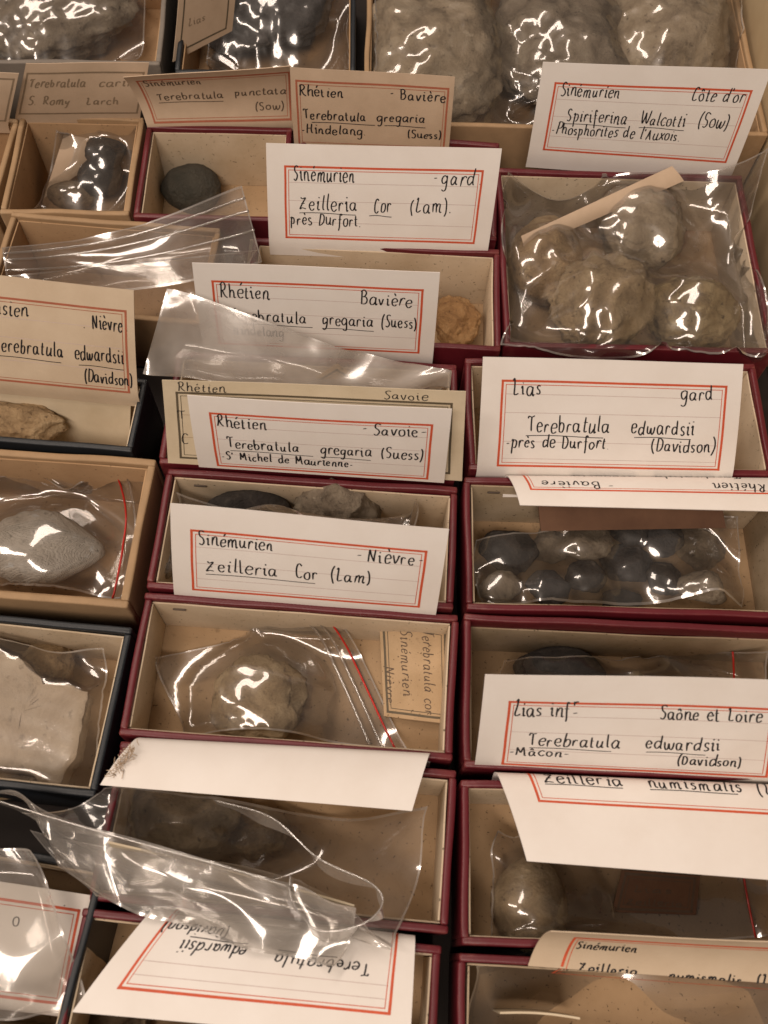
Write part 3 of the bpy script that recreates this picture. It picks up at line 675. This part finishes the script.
# top row
stone('T1', 40, 8, 190, 95, 'large grey rock in the top left box', 'stone_grey', 'rough', flat=.34, sub=5, seed=3, cat='rock', name='rock')
stone('T2', 268, 8, 140, 95, 'dark bluish rock in the top dark box', 'stone_blue', 'chunk', flat=.42, sub=5, seed=5, cat='rock', name='rock')
stone('T3', 434, 44, 146, 150, 'pale rock at the left end of the wide top box', 'stone_pale', 'rough', flat=.62, sub=5, seed=6, cat='rock', name='rock', group='rocks in the wide top box')
stone('T3', 562, 44, 150, 130, 'greyer middle rock of the wide top box', 'stone_grey', 'rough', flat=.55, sub=5, seed=8, cat='rock', name='rock', group='rocks in the wide top box')
stone('T3', 676, 40, 142, 140, 'pale rock at the right end of the wide top box', 'stone_pale', 'chunk', flat=.6, sub=5, seed=9, cat='rock', name='rock', group='rocks in the wide top box')
# small kraft box
stone('S2', 106, 146, 42, 44, 'upper dark fossil in the small kraft box', 'stone_dark', 'smooth', seed=11, lift=.010)
stone('S2', 100, 176, 42, 38, 'lower dark fossil in the small kraft box', 'stone_dark', 'smooth', seed=12, lift=.005)
stone('S2', 72, 196, 48, 28, 'tan fossil lying in front in the small kraft box', 'stone_brown', 'smooth', seed=13)
stone('Ma', 192, 189, 58, 46, 'smooth dark olive pebble without a bag', 'stone_olive', 'smooth', flat=.75, seed=14)
stone('Md', 456, 321, 46, 52, 'small rough ochre lump in a maroon box', 'stone_ochre', 'rough', flat=.8, sub=5, seed=15, lift=0.004)
# big bag
stone('Ra', 546, 262, 74, 82, 'tan smooth fossil at the left of the big shiny bag', 'stone_tan', 'smooth', flat=.8, seed=16, lift=0.006, group='fossils in the big shiny bag')
stone('Ra', 640, 226, 92, 80, 'grey fossil at the back of the big shiny bag', 'stone_pale', 'rough', flat=.7, seed=17, lift=0.006, group='fossils in the big shiny bag')
stone('Ra', 601, 302, 96, 92, 'large ribbed grey-brown fossil in front in the big shiny bag', 'stone_shell', 'ribbed', flat=.8, sub=5, seed=18, lift=0.008, group='fossils in the big shiny bag', tilt=0.3)
stone('Ra', 690, 312, 86, 72, 'crumbly yellowish fossil at the right of the big shiny bag', 'stone_yellow', 'lumpy', flat=.75, sub=5, seed=19, lift=0.008, group='fossils in the big shiny bag')
# middle
stone('Mf', 337, 507, 80, 52, 'rounded grey fossil above the Nievre card', 'stone_grey', 'ribbed', rz=.0115, sub=5, seed=21, lift=.006)
stone('Mf', 250, 514, 84, 48, 'dark fossil under shiny film beside the grey one', 'stone_dark', 'smooth', rz=.011, seed=22, lift=.003)
stone('Kd', 18, 425, 88, 46, 'brownish fossil in the navy-edged box at left', 'stone_tan', 'rough', rz=.0075, seed=23, lift=.011)
stone('Ke', 42, 548, 112, 76, 'white fan-shaped fossil with fine growth lines', 'stone_white', 'fan', flat=.42, sub=5, seed=24)
stone('Mg', 258, 698, 92, 82, 'round tan fossil in the red-sealed bag', 'stone_shell', 'lumpy', flat=.42, sub=5, seed=25)
stone('Mh', 178, 818, 122, 74, 'large brown fossil under the blank flap', 'stone_shell', 'rough', flat=.5, sub=5, seed=26)
stone('Mh', 258, 832, 60, 50, 'smaller dark brown fossil beside the large one', 'stone_tan', 'rough', flat=.5, seed=27)
stone('Mi', 110, 1018, 80, 50, 'brown stone under the card at the bottom edge', 'stone_brown', 'rough', flat=.45, seed=28)
stone('Kf', 48, 664, 50, 52, 'small crumbly tan fossil beside the slab', 'stone_tan', 'lumpy', flat=.8, seed=29)
stone('Kf', 5, 778, 60, 40, 'tan fossil in front of the slab', 'stone_tan', 'rough', flat=.5, seed=30)
stone('Rd', 560, 672, 90, 46, 'dark fossil hidden behind the Lias inf card', 'stone_dark', 'smooth', flat=.5, seed=31)
stone('Rd', 636, 677, 16, 14, 'tiny pale chip beside the dark fossil', 'stone_yellow', 'rough', flat=.7, seed=32, lift=0.008)
stone('Re', 530, 906, 76, 82, 'round greenish fossil in the speckled box', 'stone_shell', 'smooth', flat=.8, sub=5, seed=33)
# pebbles
pebs = [(508, 552, 58, 50, 'stone_dark', 'largest black fragment at the left of the pebble box'), (500, 588, 46, 34, 'stone_grey', 'pale fragment in the front left corner of the pebble box'),
        (548, 588, 44, 36, 'stone_blue', 'low grey fragment in front of the largest black one'), (548, 546, 40, 38, 'stone_grey', 'pale grey fragment behind the low grey one'),
        (586, 540, 54, 40, 'stone_grey', 'pale grey fragment at the back centre of the pebble box'), (586, 578, 40, 36, 'stone_dark', 'black fragment in the middle front of the pebble box'),
        (628, 566, 56, 42, 'stone_blue', 'flat dark grey fragment in the middle of the pebble box'), (632, 532, 44, 32, 'stone_dark', 'black fragment at the back middle of the pebble box'),
        (664, 540, 40, 36, 'stone_blue', 'dark grey fragment at the back beside the right end'), (700, 546, 48, 44, 'stone_grey', 'pale greyish fragment at the right back of the pebble box'),
        (664, 580, 40, 34, 'stone_dark', 'black fragment at the front right of the middle'), (704, 588, 52, 34, 'stone_grey', 'greyish fragment at the right front of the pebble box'),
        (620, 600, 44, 24, 'stone_blue', 'thin dark fragment at the front rim of the pebble box')]
for i, (x, y, w_, h_, m_, lb) in enumerate(pebs):
    stone('Rc', x, y, w_, h_, lb, m_, 'chunk', flat=.55, seed=40 + i, sub=4, name='fossil_fragment', cat='fragment', group='fragments in one bag', lift=0.001 + 0.003 * (i % 3))
# slab
def slab(box_key, outline, zt, thick, label, mat, seed, rise=0.009):
    ys = [y for _, y in outline]; y0, y1 = max(ys), min(ys); pts = []
    top = [P(x, y, zt + rise * ((y0 - y) / (y0 - y1) - 0.5)) for x, y in outline]
    slope = rise / (P(40, y1, zt)[1] - P(40, y0, zt)[1])
    for a, b in zip(top, top[1:] + top[:1]):
        for t in np.linspace(0, 1, 10, endpoint=False): pts.append(a + (b - a) * t)
    pts = np.array(pts); c = pts.mean(axis=0); n = len(pts); r = np.random.default_rng(seed)
    pts[:, :2] += np.array([[nz(p, 260, seed), nz(p, 260, seed + 9)] for p in pts]) * 0.0011
    V = []; rings = [0.0, .15, .3, .45, .6, .72, .84, .93, .98, 1.0]
    for k in rings:
        for p in pts:
            q = c + (p - c) * k; q = q.copy()
            q[2] += 0.0007 * nz(q, 90, seed) + 0.00035 * nz(q, 320, seed) + (0.0005 if nz(q, 40, seed + 4) > 0.12 else 0) - (0.0002 if k == 1.0 else 0)
            V.append(q)
    for dz, ou in ((-0.35, 1.015), (-0.7, 1.02), (-1.0, .98)):
        for p in pts:
            q = c + (p - c) * ou; q = q.copy(); q[2] += dz * thick; q[:2] += 0.0006 * nz(q, 300, seed); V.append(q)
    R_ = len(rings) + 3; Fc = []
    for j in range(R_ - 1):
        for i in range(n): Fc.append((j * n + i, j * n + (i + 1) % n, (j + 1) * n + (i + 1) % n, (j + 1) * n + i))
    Fc.append(tuple((R_ - 1) * n + i for i in range(n))[::-1])
    org = np.array([c[0], c[1], zt - thick])
    o = link_mesh('stone_slab', local(V, org), Fc, mat, sharp=True); o.location = tuple(org); tag(o, label, 'stone')
    ins = np.zeros(HF.shape, bool)                       # the slab's outline in the height field
    for a, b in zip(pts, np.roll(pts, -1, axis=0)):
        if a[1] != b[1]: ins ^= ((a[1] > HGY) != (b[1] > HGY)) & (HGX < (b[0] - a[0]) * (HGY - a[1]) / (b[1] - a[1]) + a[0])
    HS[ins] = np.maximum(HS[ins], np.median(pts[:, 2]) + slope * (HGY[ins] - c[1]) + 0.0012)
    return o
slab('Kf', [(-60, 655), (-22, 640), (4, 652), (26, 662), (44, 684), (60, 683), (88, 690), (84, 716), (76, 752), (58, 786), (38, 778), (8, 768), (-20, 760), (-70, 745)], 0.021, 0.008, 'pale beige broken stone slab with a chipped corner', 'stone_slab', 4)

# ------------------------------------------------------------------ loose papers inside boxes
def paper(corners, zs, label, mat, texts=None, border=None, seed=1, bow=0.0, ink='ink_brown', bmat='border_dark', cat='paper label', thick=0.0003, name='paper_label', pen=0.0002, rotq=False, bump_=0.0):
    q = [P(x, y, z) for (x, y), z in zip(corners, zs)]
    TL, TR, BR, BL = q
    n = unit(np.cross(BR - BL, TL - BL))
    w = 0.5 * (np.linalg.norm(TR - TL) + np.linalg.norm(BR - BL)); h = 0.5 * (np.linalg.norm(TL - BL) + np.linalg.norm(TR - BR))
    def fn(u, v): return (BL + (BR - BL) * u) * (1 - v) + (TL + (TR - TL) * u) * v + n * (bow * 4 * v * (1 - v) + bump_ * math.sin(7 * u + 3 * v))
    S = make_S(fn); org = sum(q) / 4
    o = sheet(name, S, 0, 1, 0, 1, 14, 10, mat, thick, org=org); tag(o, label, cat)
    print_card(o, S, w, h, org, texts or [], border, None, seed, ink=ink, bmat=bmat, pen=pen, double=True)
    return o
fg = BOXES['Mg']['floor']
# reads sideways: text runs down the label
paper([(449, 628), (451, 724), (384, 716), (379, 616)], [fg + .012, fg + .003, fg + .0015, fg + .011], 'small old brown label with sideways script in the open maroon box', 'card_old', [
  ('Terebratula cor', .06, .94, .62, .20), ('Sinémurien', .10, .78, .30, .20), ('Nièvre', .5, .88, .06, .16)], (0.05, 0.95, 0.06, 0.94), 5, bow=0.001, ink='ink_brown', pen=0.00016)
paper([(521, 236), (672, 166), (684, 181), (524, 250)], [.030, .034, .031, .026], 'strip of tan paper lying across the top inside the big shiny bag', 'card_tan', bow=0.0005, name='paper_strip')
paper([(66, 128), (98, 124), (84, 170), (44, 198)], [.024, .024, .012, .008], 'folded plain paper beside dark fossils in the small kraft box', 'card_tan', bow=0.001, name='folded_paper')
paper([(538, 502), (722, 506), (726, 528), (541, 531)], [.024, .024, .020, .020], 'folded card with its shade painted in, under the upside-down flap', 'card_shaded', name='folded_card', thick=0.001)  # dark sheet colour stands in for the shade under the flap
paper([(-130, 862), (96, 896), (72, 1018), (-160, 990)], [.024, .024, .020, .020], 'red-bordered card lying under film at bottom left', 'card_white', [('o', .665, .70, .66, .16), ('-', .87, .88, .83, .2)], (0.08, 0.94, 0.10, 0.86), 6, bmat='border_red', ink='ink', cat='label card', name='label_card')
paper([(622, 870), (700, 876), (696, 915), (612, 912)], [.004, .004, .003, .003], 'pinkish old label on the floor of the speckled box', 'card_shaded', [('Lias', .2, .7, .5, .2), ('Zeilleria', .15, .85, .2, .2)], (0.06, 0.94, 0.08, 0.92), 7, ink='ink_brown', bmat='ink_brown')  # label colour darkened to paint in the deep shade of the box
paper([(250, 240), (386, 246), (384, 275), (246, 268)], [.026, .026, .012, .012], 'plain buff card standing at the back of the ochre lump box', 'card_tan', name='plain_card')
def upright(a, b, zt, zb, label, mat, name='plain_card', thick=0.0005, lean=0.0):
    A, B = P(*a, zt), P(*b, zt); ey = unit(np.cross([0, 0, 1.0], B - A)); dz = np.array([0, 0, zb - zt]) - ey * lean
    def fn(u, v): return A + (B - A) * u + dz * (1 - v) + ey * 0.0006 * math.sin(3.0 * u)
    o = sheet(name, make_S(fn), 0, 1, 0, 1, 16, 6, mat, thick, org=0.5 * (A + B)); tag(o, label, 'paper label'); return o
upright((500, 1014), (580, 1020), .024, .006, 'thin cream card standing on edge in the bottom right box', 'card_cream')
upright((108, 843), (354, 907), .038, .014, 'pale card standing on edge inside the large crumpled bag', 'card_cream', lean=0.003)
paper([(-90, 372), (131, 396), (129, 449), (-90, 428)], [.031, .031, .006, .006], 'plain cream card standing behind the brownish fossil at left', 'card_cream', name='plain_card')
paper([(300, 388), (337, 364), (372, 388), (337, 402)], [.036, .046, .036, .030], 'folded paper corner poking up behind the Savoie cards', 'card_old', name='folded_paper', border=(0.12, 0.88, 0.12, 0.88))

for _k in range(20):                        # a taut film bridges from stone to stone: tents of limited slope
    for ax, sh, dd in ((0, 1, 1), (0, -1, 1), (1, 1, 1), (1, -1, 1), (0, 2, 2), (1, 2, 2)):
        HS = np.maximum(HS, np.roll(HS, sh, axis=ax) - 0.85 * HRES * dd)
HF = np.maximum(HF, HS)
# ------------------------------------------------------------------ plastic bags: films settled by a small cloth solver
def film_sim(Q, pin, scale=(1.05, 1.05), steps=90, iters=5, grav=0.5, hf=True, seed=1, noise_amp=0.0024, bend=0.16, damp=0.94, floor_eps=0.0010):
    ny, nx = Q.shape[:2]; r = np.random.default_rng(seed)
    X = Q.reshape(-1, 3).copy(); idx = np.arange(ny * nx).reshape(ny, nx)
    groups = []
    def addg(A, B, sc, k, key):
        A, B, key = A.ravel(), B.ravel(), key.ravel()
        L = np.linalg.norm(X[A] - X[B], axis=1) * sc
        for kk in np.unique(key):
            m = key == kk; groups.append((A[m], B[m], L[m], k))
    jj, ii = np.meshgrid(np.arange(ny), np.arange(nx), indexing='ij')
    sx, sy = scale; sd = math.sqrt((sx * sx + sy * sy) / 2)
    addg(idx[:, :-1], idx[:, 1:], sx, 1.0, ii[:, :-1] % 2)
    addg(idx[:-1], idx[1:], sy, 1.0, jj[:-1] % 2)
    addg(idx[:-1, :-1], idx[1:, 1:], sd, 0.7, jj[:-1, :-1] % 2)
    addg(idx[:-1, 1:], idx[1:, :-1], sd, 0.7, jj[:-1, 1:] % 2)
    addg(idx[:, :-2], idx[:, 2:], sx, bend, (ii[:, :-2] // 2) % 2)
    addg(idx[:-2], idx[2:], sy, bend, (jj[:-2] // 2) % 2)
    addg(idx[:, :-4], idx[:, 4:], sx, bend * .4, (ii[:, :-4] // 4) % 2)
    addg(idx[:-4], idx[4:], sy, bend * .4, (jj[:-4] // 4) % 2)
    iw = np.where(pin.ravel(), 0.0, 1.0)
    fa = r.uniform(0, math.pi); fc, fs = math.cos(fa), math.sin(fa)
    nf = np.array([1.5 * (1 - 2.2 * abs(nz(((q[0] * fc - q[1] * fs) * 70, (q[1] * fc + q[0] * fs) * 22, 3), 1, seed))) + 1.6 * nz(((q[0] * fc + q[1] * fs) * 95, (q[1] * fc - q[0] * fs) * 18, 0), 1, seed) + 0.8 * nz((q[0], q[1], 0), 60, seed + 4) for q in X])
    X[:, 2] += iw * noise_amp * (nf + 0.3)
    Vv = np.zeros_like(X); dt = 0.016
    W = [(A, B, L, k * iw[A] / np.maximum(iw[A] + iw[B], 1e-6), k * iw[B] / np.maximum(iw[A] + iw[B], 1e-6)) for A, B, L, k in groups]
    for st in range(steps):
        Xp = X.copy(); Vv[:, 2] -= grav * dt; X = X + Vv * dt * iw[:, None]
        for it in range(iters):
            for A, B, L, wa, wb in W:
                D = X[B] - X[A]; l = np.sqrt((D * D).sum(1)); c = ((l - L) / np.maximum(l, 1e-9))[:, None] * D
                X[A] += c * wa[:, None]; X[B] -= c * wb[:, None]
        if hf:
            h = hf_at(X[:, 0], X[:, 1]) + floor_eps; hit = (X[:, 2] < h) & (iw > 0)
            X[hit, 2] += np.minimum(h[hit] - X[hit, 2], 0.0015)
        Vv = (X - Xp) / dt * damp
        sp = np.linalg.norm(Vv, axis=1); Vv *= (np.minimum(1, 0.25 / np.maximum(sp, 1e-9)))[:, None]
    X = X.reshape(ny, nx, 3)
    for k in range(1):
        Y = X.copy(); Y[1:-1, 1:-1] = 0.5 * X[1:-1, 1:-1] + 0.125 * (X[:-2, 1:-1] + X[2:, 1:-1] + X[1:-1, :-2] + X[1:-1, 2:]); X = Y
    if hf:
        h = hf_at(X[..., 0], X[..., 1]); X[..., 2] = np.where(X[..., 2] < h + 0.0004, np.minimum(h + 0.0004, X[..., 2] + 0.003), X[..., 2])
    return X
def grid_from(corners, nx, ny, puff=0.0):
    q = [P(c[0], c[1], c[2]) for c in corners]; TL, TR, BR, BL = q
    u = np.linspace(0, 1, nx)[None, :, None]; v = np.linspace(0, 1, ny)[:, None, None]
    G = (TL * (1 - u) + TR * u) * (1 - v) + (BL * (1 - u) + BR * u) * v
    G[..., 2] += (puff * np.sin(np.pi * u) * np.sin(np.pi * v))[..., 0]
    return G
def film_mesh(name, X, mat, parent, org, sub=1):
    ny, nx = X.shape[:2]
    V = (X - org).reshape(-1, 3); Fc = [(j * nx + i, (j + 1) * nx + i, (j + 1) * nx + i + 1, j * nx + i + 1) for j in range(ny - 1) for i in range(nx - 1)]
    o = link_mesh(name, V, Fc, mat, parent)
    if sub:
        md = o.modifiers.new('smooth', 'SUBSURF'); md.levels = sub; md.render_levels = sub
    return o
def edge_ribbon(name, path, inner, mat, parent, org, k=0.5, lift=0.00015):
    V = []; Fc = []
    for a, b in zip(path, inner):
        V += [a - org + [0, 0, lift], a + (b - a) * k - org + [0, 0, lift]]
    for i in range(len(path) - 1): Fc.append((2 * i, 2 * i + 1, 2 * i + 3, 2 * i + 2))
    return link_mesh(name, V, Fc, mat, parent)
def bag(label, corners, cell=0.0015, puff=0.0, mat='film_clear', scale=(1.05, 1.05), pins='corners', hf=True, under=True, zips=(), red=None, red_side='right',
        seams=('left', 'top', 'bottom', 'right'), seed=1, grav=0.5, steps=90, noise_amp=0.0024, group='clear plastic bags', bend=0.16, parent=None, extra_pin=()):
    G0 = grid_from(corners, 3, 3); w = np.linalg.norm(G0[1, 2] - G0[1, 0]); h = np.linalg.norm(G0[2, 1] - G0[0, 1])
    nx, ny = max(8, int(w / cell)), max(8, int(h / cell)); G = grid_from(corners, nx, ny, puff)
    pin = np.zeros((ny, nx), bool)
    if pins == 'corners': pin[0, 0] = pin[0, -1] = pin[-1, 0] = pin[-1, -1] = True
    for s in extra_pin:
        if s == 'top': pin[0, :] = True
        if s == 'bottom': pin[-1, :] = True
        if s == 'left': pin[:, 0] = True
        if s == 'right': pin[:, -1] = True
    scale = tuple(1 + 1.35 * (q - 1) for q in scale)
    X = film_sim(G, pin, scale, steps=steps, hf=hf, seed=seed, grav=grav, noise_amp=noise_amp, bend=bend)
    org = X.reshape(-1, 3).mean(axis=0); org[2] = X[..., 2].min()
    if parent is None:
        o = empty('plastic_bag', org); tag(o, label, 'plastic bag', group)
    else:
        o = parent; org = np.array(parent.location)
    film_mesh('film', X, mat, o, org)
    if under:
        Y = X.copy(); b = np.minimum(np.minimum(np.arange(ny), np.arange(ny)[::-1])[:, None], np.minimum(np.arange(nx), np.arange(nx)[::-1])[None, :]) / 3.0
        b = np.clip(b, 0, 1); low = np.minimum(X[..., 2] - 0.0002, X[..., 2].min() + 0.0006 + 0.0010 * np.sin(Y[..., 0] * 170 + seed) * np.sin(Y[..., 1] * 120))
        Y[..., 2] = X[..., 2] * (1 - b) + low * b
        film_mesh('back_film', Y, mat, o, org, 0)
    for s in seams:
        a, c = {'left': (X[:, 0], X[:, 1]), 'right': (X[:, -1], X[:, -2]), 'top': (X[0], X[1]), 'bottom': (X[-1], X[-2])}[s]
        edge_ribbon('seam', a, c, 'seam_film', o, org, 0.35)
    for side, f in zips:
        k = int(f * ((nx if side in ('left', 'right') else ny) - 1))
        path = {'right': lambda: X[:, -1 - k], 'left': lambda: X[:, k], 'top': lambda: X[k], 'bottom': lambda: X[-1 - k]}[side]()
        V, Fc = tube([p - org + [0, 0, 0.0003] for p in path], 0.00042, 6); link_mesh('zip_ridge', V, Fc, 'seal_clear', o)
    if red is not None:
        k = int(red * ((nx if red_side in ('left', 'right') else ny) - 1))
        path = {'right': lambda: X[:, -1 - k], 'left': lambda: X[:, k], 'top': lambda: X[k], 'bottom': lambda: X[-1 - k]}[red_side]()
        V, Fc = tube([p - org + [0, 0, 0.0004] for p in path], 0.00034, 6); link_mesh('red_seal', V, Fc, 'seal_red', o)
    return o

bag('bag over the large grey rock at top left', [(-70, -40, .034), (140, -45, .034), (118, 56, .030), (-70, 60, .030)], puff=.004, seed=1)
bag('bag over the bluish rock in the top dark box', [(200, -45, .034), (348, -45, .034), (350, 66, .028), (205, 62, .026)], puff=.004, seed=2)
bag('bag over the three large pale rocks', [(372, -45, .036), (738, -45, .038), (748, 112, .036), (372, 108, .030)], puff=.006, seed=3, scale=(1.06, 1.08))
bag('small bag around the dark fossils in the small kraft box', [(56, 130, .026), (136, 126, .028), (127, 206, .018), (34, 208, .012)], puff=.006, seed=4, scale=(1.08, 1.08))
bag('big shiny bag of four fossils in the right back box', [(508, 172, .036), (770, 146, .050), (768, 352, .034), (500, 345, .031)], puff=.012, seed=5, scale=(1.08, 1.10), mat='film_clear')
zb = bag('clear zip bag with ridged closure lying over the kraft box', [(2, 248, .041), (242, 186, .050), (262, 262, .036), (8, 288, .032)], puff=.003, seed=6, mat='film_soft', zips=(('top', .22), ('top', .40), ('top', .62)), hf=False, grav=0.05, extra_pin=('left', 'right'), scale=(1.01, 1.06))
bag('', [(8, 276, .035), (258, 250, .039), (212, 338, .022), (110, 336, .020)], puff=.002, seed=7, mat='film_soft', hf=False, grav=0.05, parent=zb, extra_pin=('top',), scale=(1.02, 1.05), under=False)
bag('hazy bag leaning over the Baviere card', [(167, 289, .062), (452, 371, .052), (450, 389, .046), (143, 374, .046)], puff=.001, seed=8, mat='film_milky', hf=False, grav=0.02, extra_pin=('left', 'right'), scale=(1.015, 1.06), noise_amp=.0006)
bag('bag of the grey fossil behind the Nievre card', [(176, 492, .027), (416, 500, .028), (412, 560, .018), (160, 584, .020)], puff=.010, seed=9, scale=(1.08, 1.08))
bag('red-sealed bag around the white fan-shaped fossil', [(-60, 478, .022), (142, 458, .024), (134, 598, .012), (-60, 590, .010)], puff=.006, seed=10, red=.13, red_side='right', zips=(('right', .08),), scale=(1.04, 1.05))
bag('bag over the pale broken slab', [(-80, 632, .030), (104, 648, .026), (98, 790, .014), (-80, 780, .014)], puff=.001, seed=41, scale=(1.015, 1.03), noise_amp=.0010, under=False)
bag('red-sealed bag around the round tan fossil', [(153, 658, .014), (336, 612, .022), (408, 750, .012), (182, 738, .010)], puff=.004, noise_amp=.0014, seed=12, red=.05, red_side='right', zips=(('right', .10), ('right', .16)), scale=(1.05, 1.05))
bb = bag('large crumpled bag spilling over two boxes at lower left', [(104, 788, .033), (428, 806, .034), (392, 948, .037), (20, 812, .041)], puff=.008, seed=13, scale=(1.08, 1.08), under=False, mat='film_soft')
bag('', [(-12, 797, .042), (356, 908, .045), (334, 966, .041), (58, 866, .040)], puff=.005, seed=14, hf=False, grav=0.03, scale=(1.05, 1.12), parent=bb, mat='film_fold')
bag('', [(30, 830, .037), (300, 880, .039), (392, 950, .0385), (96, 896, .037)], puff=.002, seed=24, hf=False, grav=0.03, scale=(1.03, 1.08), parent=bb, mat='film_fold', under=False)
def lip(px_path, width, parent, mat, name, zig=0.0, leanv=(0.0, 0.2, 1.0)):
    org = np.array(parent.location); pts = smooth_stroke(np.array(px_path, float), 9)
    W3 = [P(p[0], p[1], p[2]) for p in pts]; lv = unit(np.array(leanv)); V = []; Fc = []; K = 5
    for i, p in enumerate(W3):
        for k in range(K):
            t = k / (K - 1); q = p - lv * width * t + np.array([math.sin(i * 0.55), math.cos(i * 0.43), 0]) * 0.0009 * t
            if k == 0: q = q + np.array([0, 0, zig * (i % 2)])
            V.append(q - org)
    for i in range(len(W3) - 1):
        for k in range(K - 1): Fc.append((i * K + k, i * K + k + 1, (i + 1) * K + k + 1, (i + 1) * K + k))
    link_mesh(name, V, Fc, mat, parent)
    V, Fc = tube([p - org + [0, 0, zig * (i % 2)] for i, p in enumerate(W3)], 0.00022, 5); link_mesh('cut_edge', V, Fc, 'seam_film', parent)
lip([(-8, 799, .043), (60, 820, .043), (150, 846, .043), (230, 868, .043), (290, 887, .043)], 0.007, bb, 'film_fold', 'folded_lip', 0.0003)
lip([(214, 800, .036), (272, 818, .040), (318, 858, .043), (372, 884, .045), (382, 905, .046), (360, 925, .045), (318, 930, .044), (292, 900, .043), (290, 875, .042)], 0.006, bb, 'film_milky', 'folded_lip', 0.0003)
bag('bag around the small dark pebbles', [(476, 540, .018), (738, 516, .022), (742, 608, .010), (482, 606, .008)], puff=.006, seed=15, scale=(1.07, 1.08))
bag('clear bag behind the Lias inf card', [(504, 660, .022), (770, 650, .022), (770, 740, .010), (490, 740, .010)], puff=.004, seed=16, red=.12, red_side='right')
bag('clear bag around the round greenish fossil', [(498, 830, .014), (770, 830, .016), (778, 935, .008), (488, 940, .008)], puff=.006, seed=17, red=.08, red_side='right')
bag('dull clear bag in the bottom right box', [(476, 966, .028), (800, 985, .028), (800, 1070, .014), (470, 1060, .014)], puff=.001, seed=18, noise_amp=.001, mat='film_soft', hf=False, grav=.1)
bag('clear bag over the card at bottom left', [(-130, 846, .033), (30, 850, .039), (84, 1012, .030), (-140, 1010, .031)], puff=.005, seed=19, mat='film_soft', hf=False, grav=.01, scale=(1.05, 1.05))
